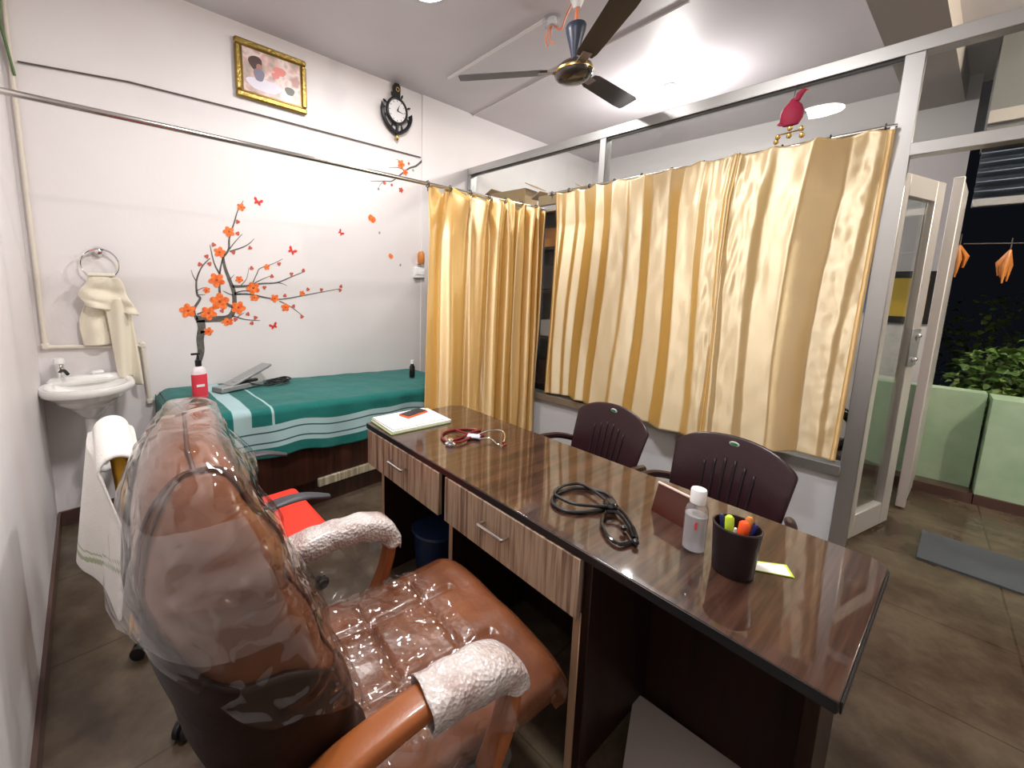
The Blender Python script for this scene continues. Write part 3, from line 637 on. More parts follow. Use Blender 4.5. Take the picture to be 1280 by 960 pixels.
for (X, Y, r, lab) in ((940, 154, .042, 'orange petal sticker on the wall, the larger one, left of the curtain top'), (1025, 320, .028, 'small orange petal sticker on the wall left of the switch board')):
    c = C6(X, Y); b = MB(); b.prism([(c.x+r*math.cos(a)*(1 if math.cos(a+.5) > -.3 else .8), -.002, c.z+r*.72*math.sin(a)*(1+.15*math.sin(4*a))-.2*r*math.cos(a)) for a in [i*PI/10 for i in range(20)]], (0, -.0008, 0))
    o = b.build('petal_sticker', 'orange', smooth=0); tag(o, lab, 'wall sticker')
for (X, Y, lab) in ((975, 217, 'tiny grey bud sticker beneath the larger orange petal'), (1068, 360, 'tiny grey bud sticker beneath the small orange petal')):
    c = C6(X, Y); o = MB().prism([(c.x+.009*math.cos(a), -.002, c.z+.012*math.sin(a)) for a in [i*PI/4 for i in range(8)]], (0, -.0008, 0)).build('bud_sticker', 'greyc', smooth=0); tag(o, lab, 'wall sticker')
# upper blossom branch
def C2(X, Y): return at(240+X/4, Y/4, y=0)
_C6 = C6
C6 = C2
b = MB(); decal_line(b, [(1152, 802), (1120, 830), (1085, 842), (1040, 875), (1000, 905), (960, 905), (892, 905)], .010, .002); decal_line(b, [(1060, 850), (1030, 838), (985, 838)], .004, .001)
decal_line(b, [(1060, 830), (1040, 805), (1020, 797)], .003, .001); decal_line(b, [(960, 905), (940, 925), (930, 945)], .003, .001)
ub = b.build('blossom_branch_sticker', 'branch', mods=[SOLID(.0008)], smooth=0); tag(ub, 'blossom branch wall sticker reaching in under the clock beside the curtain', 'wall sticker')
for (X, Y, r, mt) in ((1045, 822, .040, 'orange'), (1066, 862, .030, 'orange'), (1045, 950, .024, 'bud'), (1083, 818, .014, 'bud'), (1105, 852, .014, 'greyc'), (962, 915, .018, 'bud'), (998, 925, .014, 'bud'), (932, 945, .014, 'greyc')):
    flower(X, Y, r, mt, ub, name='blossom' if mt == 'orange' else 'bud', conv=C2)
C6 = _C6

# switch board and orange holder above it
o = T('switch_board', 'white electric switch board on the wall beside the curtain', 'switch', (2.715, 0, 1.575)); MB().b2(-.06, .06, -.035, -.001, -.05, .05, bev=.005).build('box', 'white', o)
for x in (-.035, 0, .035): MB().b2(x-.011, x+.011, -.042, -.034, -.02, .022, bev=.002).build('switch', 'pvcw', o)
o = T('orange_night_lamp', 'small amber night lamp above the white switch board', 'lamp', (2.725, 0, 1.66)); MB().lathe([(.028, 0), (.034, .02), (.034, .09), (.02, .115)], (0, -.036, 0), 20).build('shade', 'ochre', o); MB().b2(-.02, .02, -.03, -.001, .0, .05).build('base', 'white', o)

# ------------------------------------------------------------------ wash basin
ba = T('wash_basin', 'white oval ceramic wash basin fixed in the left corner', 'basin', (.205, -.005, 0))
def basin():
    b = MB(); n = 48
    prof = [(1.0, .0, 0), (1.03, .012, 0), (1.03, .03, 0), (1.0, .042, 0), (.92, .042, 0), (.86, .030, 0), (.70, -.05, 0), (.40, -.095, 0), (.08, -.105, 0)]
    out = [(1.0, 0), (.80, -.025), (.50, -.075), (.28, -.13), (.14, -.16)]
    def pt(a, k, z):
        x = .205*math.cos(a); y = .40*math.sin(a) if math.sin(a) > 0 else 0
        # D-shape: straight against the wall
        y = .21 + .21*math.sin(a) if True else y
        cx, cy = 0, .20
        x = .205*math.cos(a); yy = .20*math.sin(a)
        sy = .20 if math.sin(a) > 0 else .19
        e = abs(math.sin(a))**(1 if math.sin(a) > 0 else .6)
        yy = sy*math.copysign(e, math.sin(a))
        return V((x*k, -(cy+yy*k), .845+z))
    rings = [[b.b.verts.new(pt(2*PI*i/n, k, z)) for i in range(n)] for (k, z) in list(reversed(out)) + [(p[0], p[1]) for p in prof]]
    for A, B in zip(rings, rings[1:]):
        for k in range(n): b.b.faces.new((A[k], A[(k+1) % n], B[(k+1) % n], B[k]))
    b.b.faces.new(rings[0][::-1]); b.b.faces.new(rings[-1]); return b.build('bowl', 'ceramic', ba, smooth=50)
basin()
MB().box((0, -.045, .885), (.36, .08, .05), bev=.018).build('back_ledge', 'ceramic', ba)
MB().lathe([(.018, 0), (.018, .004)], (0, -.2, .747), 20).build('drain', 'chrome', ba)
tp = MB().lathe([(.018, 0), (.016, .04), (.022, .05), (.020, .08), (.012, .09)], (-.12, -.05, .905), 20).build('tap', 'chrome', ba)
MB().tube(smoothpath([(-.12, -.06, .945), (-.10, -.10, .955), (-.085, -.14, .94)]), .009, 8).build('spout', 'black', tp); MB().lathe([(.024, 0), (.026, .01), (.022, .03)], (-.12, -.05, .99), 8).build('tap_knob', 'white', tp)
pp = MB().tube([(0, -.2, .70), (0, -.2, .50)], .032, 16).build('waste_pipe', 'pvcw', ba)
MB().tube(smoothpath([(0, -.2, .52), (0, -.2, .42), (.03, -.2, .37), (.08, -.18, .40), (.10, -.12, .45), (.10, -.02, .46)]), .02, 12).build('trap', 'pvcw', pp)
MB().lathe([(.038, 0), (.038, .03)], (0, -.2, .52), 16).build('coupling_nut', 'pvcw', pp)
o = MB().box((.25, -.06, .925), (.06, .04, .022), bev=.008).build('soap_bar', 'white'); tag(o, 'white soap bar on the back ledge of the basin', 'soap'); o.location = (0, 0, -.004)
# towel ring and hand towel
rg = T('towel_ring', 'chrome towel ring on the wall above the basin', 'towel ring', (.31, 0, 1.63))
MB().lathe([(.032, 0), (.030, .012), (.018, .03), (.018, .045), (.010, .05)], (0, 0, 0), 24, RX(PI/2)).build('mount', 'chrome', rg)
MB().tube([(.088*math.cos(a), -.045, -.075+.088*math.sin(a)) for a in [i*PI/20 for i in range(40)]], .0055, 8, closed=True).build('ring', 'chrome', rg)
tw = T('hand_towel', 'cream hand towel looped over the chrome towel ring', 'towel', (.31, -.045, 1.48))
def tow(a, b, w0, w1, z1, ph, sh, yo):
    z = lerp(0, z1, b); w = lerp(w0, w1, min(1, b*1.6)**.8)
    y = yo + .018*math.sin(a*9+ph+b*2)*(.3+b) + .03*b*0 + nz(a*3, b*4, ph)*.02
    x = (a-.5)*w + sh*b + .012*math.sin(b*7+ph)
    return V((x, y, z - .03*math.sin(a*PI)*0 - (.06*a if ph == 1 else 0)*b))
m = MB(); m.grid(lambda a, b: tow(a, b, .12, .19, -.40, 0, -.02, -.012), 24, 30); m.build('back_layer', 'towelc', tw, mods=[SOLID(.012), SUB(1)])
m = MB(); m.grid(lambda a, b: tow(a, b, .13, .24, -.17, 1, .03, -.05), 24, 20); m.build('folded_layer', 'towelc', tw, mods=[SOLID(.014), SUB(1)])
m = MB(); m.grid(lambda a, b: V((lerp(.0, .12, a)+.035*b, -.045+.02*math.sin(a*8+b*3), lerp(-.12, -.60, b)-.10*a*b*0+(-.06 if a > .6 else 0)*b)), 16, 34); m.build('hanging_corner', 'towelc', tw, mods=[SOLID(.012), SUB(1)])
m = MB(); m.grid(lambda a, b: V((lerp(-.065, .065, a), -.012 - .045*b, .012*math.sin(b*PI)+.006)), 12, 8); m.build('loop', 'towelc', tw, mods=[SOLID(.014), SUB(1)])

# ------------------------------------------------------------------ ceiling fan and lamps
fn_ = T('ceiling_fan', 'dark brown three bladed ceiling fan', 'fan', (2.604, -1.66, 0))
MB().lathe([(.05, 2.700), (.085, 2.705), (.108, 2.725), (.112, 2.75), (.105, 2.775), (.075, 2.80), (.03, 2.81)], n=40).build('motor', 'fanhub', fn_)
MB().lathe([(.113, 2.742), (.115, 2.75), (.113, 2.758)], n=40).build('brass_band', 'brass', fn_)
MB().lathe([(.012, 2.80), (.030, 2.88), (.055, 2.97), (.060, 3.00), (.055, 3.01), (.014, 3.01)], n=28).build('lower_cup', 'fancup', fn_)
MB().tube([(0, 0, 2.80), (0, 0, 3.19)], .011, 10).build('down_rod', 'wire', fn_)
MB().lathe([(.02, 3.10), (.05, 3.17), (.055, 3.193)], n=28).build('canopy', 'white', fn_)
for a in (131, 359, 232):
    R = RZ(math.radians(a)); tw_ = R @ RX(math.radians(-11))
    br_ = MB().box(R @ V((.15, 0, 0)) + V((0, 0, 2.752)), (.12, .055, .006), tw_, bev=.002).box(R @ V((.10, 0, 0)) + V((0, 0, 2.752)), (.05, .03, .012), R, bev=.002).build('blade_bracket', 'fanarm', fn_)
    outl = [(.16, -.045), (.20, -.058), (.66, -.070), (.695, -.060), (.70, .045), (.69, .062), (.60, .066), (.20, .056), (.16, .045)]
    MB().prism([tw_ @ V((x, y, -.003)) + V((0, 0, 2.757)) for x, y in outl], tw_ @ V((0, 0, .004))).build('fan_blade', 'fan', fn_, smooth=0)
# transparent lamp holder with loose wires
o = T('lamp_holder', 'clear lamp holder with loose orange wires on the ceiling by the fan', 'lamp holder', (2.70, -1.417, H))
MB().lathe([(.055, -.001), (.06, -.02), (.045, -.055), (.03, -.06)], n=24).build('glass_cup', 'clear', o)
MB().lathe([(.03, -.005), (.028, -.05)], n=16).build('socket', 'white', o)
b = MB(); b.tube(smoothpath([(0, 0, -.03), (.03, -.05, -.08), (-.02, -.12, -.05), (-.06, -.18, -.03), (-.09, -.24, -.01)]), .006, 6); b.tube(smoothpath([(0, 0, -.04), (-.03, .02, -.12), (.01, .03, -.16)]), .005, 6); b.tube(smoothpath([(0, 0, -.04), (.03, .03, -.11), (.05, .01, -.14)]), .005, 6); b.build('loose_wires', 'wire', o)
lcount = 0
def panel_lamp(c, lab, power, r):
    o = T('ceiling_light', lab, 'lamp', (c[0], c[1], H))
    MB().lathe([(r+.012, -.0005), (r+.012, -.022), (r, -.026)], n=40).build('housing', 'white', o)
    MB().lathe([(r-.004, -.024), (r-.004, -.029), (.001, -.030)], n=40).build('lit_diffuser', 'bulb', o)
    ld = bpy.data.lights.new('ceiling_light', 'AREA'); ld.shape = 'DISK'; ld.size = 2*r-.01; ld.energy = power; ld.color = (1, .965, .94)
    l = bpy.data.objects.new('diffuser_light', ld); COL.objects.link(l); l.parent = o; l.location = (0, 0, -.034)
def bulb(c, lab, power, r=.032, size=.05, rot=0):
    o = T('light_bulb', lab, 'lamp', (c[0], c[1], H))
    MB().lathe([(.045, -.0005), (.045, -.018), (.026, -.025), (.024, -.055)], n=24).build('holder', 'white', o)
    MB().lathe([(.018, -.050), (r, -.085), (r*1.05, -.11), (r*.8, -.135), (.004, -.145)], n=24).build('lit_glass', 'bulb', o)
    ld = bpy.data.lights.new('bulb_light', 'POINT'); ld.energy = power; ld.shadow_soft_size = .035; ld.color = (1, .965, .93)
    l = bpy.data.objects.new('bulb_light', ld); COL.objects.link(l); l.parent = o; l.location = (0, 0, -.20)
panel_lamp((1.91, -1.12), 'lit round ceiling light over the bed at the top edge of the photo', 28, .11)
pb = at(835, 122, z=3.09)
bulb((pb.x, pb.y), 'lit bulb on the lobby ceiling beyond the partition', 50)
panel_lamp((1.0, -2.35), 'added round fill light out of view above the executive chair', 38, .18)  # unseen lamp, added to light desk, curtains and chair from the front
# porch lamp
o = T('porch_light', 'lit lamp on the ceiling near the porch opening', 'lamp', (3.95, -4.7, H)); MB().lathe([(.06, -.001), (.06, -.03)], n=20).build('holder', 'white', o); MB().lathe([(.03, -.03), (.045, -.07), (.03, -.11), (.004, -.12)], n=20).build('lit_glass', 'bulb', o)
ld = bpy.data.lights.new('porch_lamp_light', 'POINT'); ld.energy = 100; ld.color = (1, .90, .72); ld.shadow_soft_size = .04; l = bpy.data.objects.new('porch_lamp_light', ld); COL.objects.link(l); l.parent = o; l.location = (0, 0, -.2)

# hanging crimson bird ornament on the glass
pc = at(990, 140, x=PXX-.07)
o = T('hanging_ornament', 'crimson fabric bird ornament with golden bells hanging on the partition rail', 'ornament', (pc.x, pc.y, pc.z))
k = .8
m = MB(); m.lathe([(.008, -.075), (.035, -.070), (.050, -.04), (.052, -.005), (.040, .03), (.018, .055), (.010, .07)], n=20, sx=.55, sy=1.0); m.build('body', 'cloth_red', o)
MB().tube([(0, -.015, .055), (0, -.025, .085), (0, -.045, .105)], [.014, .017, .010], 10).build('head', 'cloth_red', o)
MB().tube([(0, -.04, .105), (0, -.06, .095)], [.007, .002], 8).build('beak', 'orangep', o)
MB().prism([(-.004, .03, -.02), (-.004, .06, -.055), (-.004, .045, -.065), (-.004, .02, -.06)], (.008, 0, 0)).build('tail', 'cloth_red', o)
MB().tube([(0, 0, .07), (.03, 0, RAILZ-pc.z+.002)], .002, 6).build('string', 'cable', o)
MB().tube([(0, -.055, -.105), (0, .055, -.112)], .004, 6).build('cross_stick', 'brass', o)
for y, z in ((-.05, -.10), (.0, -.085), (0, -.125), (.05, -.12), (.055, -.145), (-.055, -.135)): MB().lathe([(.003, .014), (.011, .008), (.013, -.004), (.008, -.013), (.002, -.015)], (0, y, z), 12).build('bell', 'brass', o)

# ------------------------------------------------------------------ desk
DO = V((1.2692, -1.4294, 0)); DYAW = -.0661
DZ = .76
# local frame: x = into the desk (W), y = along towards the camera side (-U)
desk = T('office_desk', 'long dark glossy desk with two striped drawers across the middle of the room', 'desk', DO, DYAW)
DW, DLn = .60, 1.735
def dbox(x0, x1, t0, t1, z0, z1, name, mt, par=desk, bev=.002): return MB().b2(x0, x1, -t1, -t0, z0, z1, bev=bev).build(name, mt, par)
# top with clipped far corners
MB().prism([(0, .0, DZ-.025), (DW-.06, 0, DZ-.025), (DW, -.05, DZ-.025), (DW, -DLn+.03, DZ-.025), (DW-.03, -DLn, DZ-.025), (0, -DLn, DZ-.025)], (0, 0, .025)).build('desk_top', 'desktop', desk, mods=[('BEVEL', dict(width=.002, segments=2))])
MB().b2(-.0035, -.0005, -DLn+.002, -.002, DZ-.0245, DZ-.0015).build('front_edge_band', 'black', desk)
MB().b2(.004, DW-.04, -DLn-.0035, -DLn-.0005, DZ-.0245, DZ-.0015).build('end_edge_band', 'black', desk)
dbox(.02, DW-.02, .12, .137, 0, DZ-.025, 'end_panel', 'darkwood'); dbox(.018, .022, .118, .139, 0, DZ-.21, 'edge_band', 'edging')
dbox(.02, DW-.04, .655, .672, 0, DZ-.18, 'divider_panel', 'darkwood'); dbox(.016, .021, .653, .674, 0, DZ-.19, 'edge_band', 'edging')
dbox(.02, DW-.04, 1.215, 1.235, 0, DZ-.025, 'divider_panel', 'darkwood'); dbox(.016, .021, 1.213, 1.237, 0, DZ-.20, 'edge_band', 'edging')
dbox(.30, DW-.02, 1.655, 1.685, 0, DZ-.025, 'end_panel', 'darkwood')
dbox(.46, .478, .137, 1.66, .0, DZ-.025, 'modesty_panel', 'darkwood')
dbox(.02, .06, 1.235, 1.26, .0, DZ-.025, 'corner_post', 'darkwood')
# small one for each drawer
for t0, t1 in ((.022, .612), (.652, 1.238)):
    dbox(.012, .42, t0+.012, t1-.012, DZ-.175, DZ-.03, 'drawer_box', 'darkwood')
    dr = dbox(-.008, .012, t0, t1, DZ-.205, DZ-.027, 'drawer', 'zebra', bev=.0015)
    tm = (t0+t1)/2-.0
    if t0 < .1: tm = .325
    else: tm = .925
    zc = DZ-.10
    MB().tube(smoothpath([(-.008, -(tm-.055), zc), (-.034, -(tm-.055), zc), (-.036, -(tm-.045), zc), (-.036, -(tm+.045), zc), (-.034, -(tm+.055), zc), (-.008, -(tm+.055), zc)], 4), .0055, 8).build('handle', 'steel', dr)
o = MB().prism([(.20, -.05, 0), (.21, -.42, 0), (-.08, -.44, 0), (-.09, -.14, 0)], (0, 0, .02)).build('tan_sheet', 'tan'); o.location = (1.42, -2.62, .0)
tag(o, 'tan board lying on the floor under the near desk end', 'board')
# dark blue bucket beneath
o = T('blue_bin', 'dark blue bin on the floor beneath the far desk section', 'bin', (1.52, -1.68, 0)); MB().lathe([(.09, 0), (.11, .20), (.118, .21), (.112, .21), (.10, .015)], n=24).build('bin_body', 'darkblue', o); MB().lathe([(.118, .20), (.124, .205), (.118, .215)], n=24).build('rim', 'darkblue', o)

# --- things on the desk
z0 = DZ+.0005
def onz(u, v, z=DZ): p = at(u, v, z=z); return V((p.x, p.y, z))
M['pad_green'] = mat('pad_green', (.34, .42, .22), .6)
# paper stack
A, B_, C_, D_ = onz(465, 521, .785), onz(490, 537, .785), onz(566, 522, .785), onz(525, 510, .785)
ctr = (A+B_+C_+D_)/4; ex = (C_-B_+D_-A)/2; ang = math.atan2(ex.y, ex.x); Lx = ex.length; Wy = ((D_-C_).length+(A-B_).length)/2
o = T('paper_pad', 'stack of white papers on a green edged pad at the far desk corner', 'papers', (ctr.x, ctr.y, z0), ang)
MB().b2(-Lx/2-.008, Lx/2+.012, -Wy/2-.006, Wy/2, 0, .006, bev=.001).build('pad_base', 'pad_green', o)
MB().b2(-Lx/2, Lx/2+.02, -Wy/2, Wy/2, .0065, .016, bev=.001).build('pad', 'paper', o); MB().box((.0, .004, .0195), (Lx*.97, Wy*.94, .006), RZ(.03), bev=.001).build('top_sheets', 'paper', o)
zt = z0+.023
pc = at(517, 517, z=.785); pa = at(503, 522, z=.785); pb2 = at(530, 513, z=.785); ang = math.atan2((pb2-pa).y, (pb2-pa).x)
o = T('smartphone', 'black smartphone in an orange case lying on the white papers', 'phone', (pc.x, pc.y, zt), ang)
MB().b2(-.075, .075, -.036, .036, 0, .009, bev=.003).build('case', 'orangep', o); MB().b2(-.071, .071, -.0325, .0325, .0085, .0102, bev=.0006).build('screen', 'blackg', o)
def loop(cx, cy, rx, ry, rot, z, n=28, wob=.08, ph=0):
    return [V((cx+rx*math.cos(a)*(1+wob*math.sin(2*a+ph))*math.cos(rot)-ry*math.sin(a)*math.sin(rot), cy+rx*math.cos(a)*math.sin(rot)+ry*math.sin(a)*math.cos(rot), z+.004*math.sin(3*a)+.004)) for a in [2*PI*i/n for i in range(n)]]
def O(u, v, h=.006): q = onz(u, v); return V((q.x, q.y, DZ+h))
# red stethoscope
o = T('stethoscope', 'stethoscope with dark red tubing and chrome chest piece on the desk', 'stethoscope', (0, 0, 0))
b = MB(); b.tube(smoothpath([O(592, 549), O(604, 545), O(597, 539), O(577, 538), O(558, 541), O(552, 547), O(558, 553), O(575, 549), O(590, 544, .014), O(600, 541, .014)]), .006, 8); b.tube(smoothpath([O(590, 549, .012), O(577, 555, .012), O(567, 557, .012)]), .006, 8); b.tube(smoothpath([O(592, 550, .008), O(583, 546, .014), O(570, 541, .014)]), .005, 8); b.build('tubing', 'darkred', o)
q = O(563, 557, 0); MB().lathe([(.022, .0005), (.024, .005), (.024, .012), (.012, .018), (.010, .026), (.013, .028), (.010, .032)], q, 24).build('chest_piece', 'chrome', o)
q = O(592, 549, 0); MB().box(q+V((0, 0, .014)), (.035, .06, .014), RZ(.6), bev=.005).build('yoke', 'blue_white', o)
for pts in ([O(596, 547, .014), O(612, 543, .02), O(626, 543, .02), O(631, 548, .015), O(629, 556, .008)], [O(598, 552, .012), O(612, 552, .016), O(622, 558, .01), O(629, 559, .007)]): MB().tube(smoothpath(pts), .0032, 8).build('ear_tube', 'chrome', o)
for q in (O(629, 557, .008), O(631, 560, .007)): MB().lathe([(.003, 0), (.0075, .003), (.007, .010), (.003, .013)], q, 12).build('ear_tip', 'darkred', o)
# black stethoscope
o = T('stethoscope', 'stethoscope with thick black tubing coiled in the middle of the desk', 'stethoscope', (0, 0, 0))
b = MB()
e1 = [(762, 636), (745, 641), (720, 643), (700, 639), (690, 629), (697, 619), (715, 613), (738, 614), (758, 620), (768, 630), (765, 638)]
b.tube(smoothpath([O(u, v, .007) for u, v in e1]), .0058, 10)
e2 = [(762, 640), (740, 639), (716, 636), (700, 629), (693, 622), (705, 613), (725, 611), (742, 620), (757, 632)]
b.tube(smoothpath([O(u, v, .018) for u, v in e2]), .0052, 10)
b.build('tubing', 'black', o)
MB().box(O(763, 638, .018), (.05, .035, .028), RZ(.9), bev=.009).build('junction', 'blackg', o)
for pts in ([(762, 640, .018), (775, 645, .02), (787, 660, .018), (795, 675, .012), (793, 682, .008)], [(758, 645, .014), (752, 656, .012), (758, 672, .009), (772, 683, .008), (786, 682, .007), (794, 679, .008)], [(758, 648, .022), (772, 650, .022), (784, 664, .02), (792, 678, .014)]): MB().tube(smoothpath([O(*p) for p in pts]), .0052, 8).build('ear_tube', 'blackg', o)
for q in (O(794, 683, .006), O(779, 667, .010)): MB().lathe([(.004, 0), (.009, .004), (.008, .012), (.003, .016)], q, 12).build('ear_tip', 'black', o)
# name stand
a0 = O(821, 640, 0); a1 = O(860, 662, 0); d = (a1-a0); ang = math.atan2(d.y, d.x); c = (a0+a1)/2
o = T('name_stand', 'small dark red tent shaped name stand behind the clear bottle', 'name stand', (c.x+.02, c.y+.0, z0), ang)
Ld = d.length+.02
MB().box((0, -.012, .043), (Ld, .004, .092), RX(-.28), bev=.001).build('front_board', 'nameplate', o); MB().box((0, .012, .043), (Ld, .004, .092), RX(.28), bev=.001).build('rear_board', 'nameplate', o); MB().box((0, 0, .088), (Ld+.004, .009, .005), bev=.001).build('top_edge', 'pinkedge', o)
# bottle
q = O(866, 686, 0)
o = T('sanitizer_bottle', 'clear hand sanitizer bottle with white cap beside the pen cup', 'bottle', (q.x, q.y, z0))
MB().lathe([(.022, 0), (.0265, .004), (.027, .02), (.027, .105), (.024, .122), (.015, .135), (.0145, .140)], n=32).build('bottle_body', 'clear', o)
MB().lathe([(.021, .002), (.0255, .006), (.0258, .10), (.0258, .1005)], n=32).build('gel', 'gel', o); MB().lathe([(.0185, .134), (.0185, .168), (.017, .172)], n=32).build('cap', 'white', o)
MB().prism([(.0275*math.cos(a), .0275*math.sin(a), .07) for a in (3.35, 3.45, 3.55)]+[(.0283*math.cos(a), .0283*math.sin(a), .07) for a in (3.55, 3.45, 3.35)], (0, 0, .02)).build('label_mark', 'label', o)
# pen cup
q = at(909, 728, z=DZ); top = at(919, 664, z=DZ+.125)
cx, cy = 1.405, -2.945
o = T('pen_cup', 'dark brown round pen cup holding markers on the desk', 'pen holder', (cx, cy, z0))
MB().lathe([(.040, 0), (.043, .003), (.050, .118), (.050, .121), (.047, .121), (.040, .006), (.001, .006)], n=40).build('cup', 'cup', o); MB().tube([(.049*math.cos(a), .049*math.sin(a), .121) for a in [i*PI/20 for i in range(40)]], .0025, 6, closed=True).build('rim', 'cup', o)
def pen(name, x, y, tx, ty, L, r, mt, capm, lab, cat='pen'):
    b = V((cx+x, cy+y, z0+.012)); t = V((cx+tx, cy+ty, z0+.012+L)); o = T(name, lab, cat, b)
    d = t-b; MB().tube([V((0, 0, 0)), d*.62], r*.9, 12).build('barrel', mt, o); MB().tube([d*.6, d*.96, d], [r, r, r*.6], 12).build('cap', capm, o)
pen('highlighter', .0, .01, -.026, .012, .138, .0095, 'white', 'lime', 'lime capped highlighter standing in the pen cup')
pen('highlighter', .005, -.005, -.012, -.016, .130, .011, 'orangep', 'orangep', 'orange red highlighter standing in the pen cup')
pen('marker', .01, -.01, .016, -.020, .134, .0085, 'ochre', 'ochre', 'ochre brown marker leaning in the pen cup')
pen('ballpoint_pen', -.005, .015, -.018, .030, .132, .005, 'navy', 'navy', 'thin navy pen at the left rim of the pen cup')
pen('ballpoint_pen', .015, -.012, .012, -.034, .122, .0055, 'navy', 'navy', 'thick navy pen at the right rim of the pen cup')
pen('ballpoint_pen', .0, .0, -.036, -.004, .118, .004, 'white', 'white', 'slim white pen lying at the front rim of the pen cup')
A, B_, C_, D_ = O(935, 712, .0008), O(945, 702, .0008), O(983, 707, .0008), O(993, 723, .0008)
o = MB().prism([A, B_, C_, D_], (0, 0, .0016)).build('calendar_card', 'lime', smooth=0); tag(o, 'white and lime card lying behind the pen cup', 'card')
cc = (A+B_+C_+D_)/4; MB().prism([cc+(p-cc)*.86+V((-.002, -.001, .0018)) for p in (A, B_, C_, D_)], (0, 0, .0005)).build('white_print', 'paper', o, smooth=0)

# ------------------------------------------------------------------ maroon plastic chairs
def plastic_chair():
    o = T('plastic_chair', '', 'chair')
    # local: chair faces -x (towards the desk); back at x ~ +.18
    def back(a, b):
        w = lerp(.175, .215, b**.7); y = lerp(-w, w, a)
        zt = .865 - .050*(2*a-1)**2 - .030*abs(2*a-1)**6
        z = lerp(.44, zt, b); x = .17 + .085*b + .02*b*b - .035*(2*a-1)**2
        return V((x, y, z))
    m = MB(); m.grid(back, 25, 22); m.build('backrest', 'maroon', o, mods=[SOLID(.012), SUB(1)])
    for k in range(6):
        a = .5 + (k-2.5)*.085
        m = MB(); m.grid(lambda u, v: back(a+(u-.5)*.022, lerp(.30, .80-.03*abs(k-2.5), v))+V((-.0085, 0, 0)), 3, 12); m.build('slot', 'maroon_slot', o, mods=[SOLID(.003)])
    c = back(.5, .93); bad = MB().lathe([(.001, -.001), (.018, 0), (.018, .003), (.001, .004)], c+V((-.008, 0, 0)), 24, RY(-PI/2-.25), sx=.6, sy=1).build('badge', 'white', o)
    MB().lathe([(.001, 0), (.013, .001), (.013, .002), (.001, .003)], c+V((-.0115, 0, 0)), 24, RY(-PI/2-.25), sx=.5, sy=1).build('badge_centre', 'parapet' if False else 'badge_green', bad)
    def seat(a, b):
        y = lerp(-.215, .215, a); x = lerp(-.24, .19, b); return V((x, y, .44+.012*(2*a-1)**2*1 - .02*max(0, .15-b)/.15))
    m = MB(); m.grid(seat, 14, 14); m.build('seat', 'maroon', o, mods=[SOLID(.016), SUB(1)])
    for sx in (-1, 1):
        for sy in (-1, 1): MB().tube([(sx*.19, sy*.19, .43), (sx*.235, sy*.235, 0)], [.024, .018], 8).build('leg', 'maroon', o)
    for sy in (-1, 1):
        MB().tube(smoothpath([(.22, sy*.21, .62), (.10, sy*.245, .645), (-.10, sy*.25, .64), (-.21, sy*.245, .60), (-.225, sy*.23, .44)]), .017, 8).build('armrest', 'maroon', o)
    return o
M['badge_green'] = mat('badge_green', (.05, .35, .12), .4)
c1 = plastic_chair(); c1.location = (1.99, -2.17, 0); c1.rotation_euler = (0, 0, math.radians(-14)); c1['label'] = 'maroon plastic chair beyond the desk nearer the golden curtain'; c1['group'] = 'plastic chairs behind the desk'
c2 = copy_tree(c1); c2.location = (1.93, -2.72, 0); c2.rotation_euler = (0, 0, math.radians(-8)); c2['label'] = 'maroon plastic chair beyond the desk nearer the open door'

# ------------------------------------------------------------------ executive chair
ex = T('executive_chair', 'brown leather executive chair still wrapped in clear plastic', 'chair', (.745, -2.375, 0), math.radians(-8))
OX, OY = -.74, 2.39
BT = [(.45, .400, .585, .205), (.55, .350, .600, .235), (.75, .295, .545, .255), (.90, .262, .485, .262), (1.0, .245, .455, .255), (1.08, .252, .428, .240), (1.15, .268, .402, .215), (1.175, .285, .385, .19), (1.198, .312, .355, .140)]
def backsurf(a, b, grow=0.0, wr=0.0):
    z = lerp(.45, 1.198, b); xr, xf, w = interp(BT, z)
    cx_, hx = (xr+xf)/2, (xf-xr)/2+grow; w = w+grow; t = 2*PI*a
    cs, sn = math.cos(t), math.sin(t); e = .62
    x = cx_ + hx*math.copysign(abs(cs)**e, cs); y = w*math.copysign(abs(sn)**e, sn)
    x += .045*(y/.26)**2*(1 if cs > 0 else .5)
    if cs > 0: x += .010*math.sin(z*38)*abs(cs)
    if wr: q = V((x, y, z)); x += wr*nz(q.x, q.y*1.2, q.z*.8, 9, 1); y += wr*nz(q.x+5, q.y, q.z, 11, .8); z += wr*.4*nz(x+9, y, z, 10)
    return V((x+OX, y, z + grow*(1 if b > .98 else 0)))
m = MB(); g = m.grid(lambda a, b: backsurf(a, b), 56, 44, True); m.b.faces.new([r[-1] for r in g]); m.b.faces.new([r[0] for r in g][::-1]); bk = m.build('backrest', 'leather', ex, smooth=60)
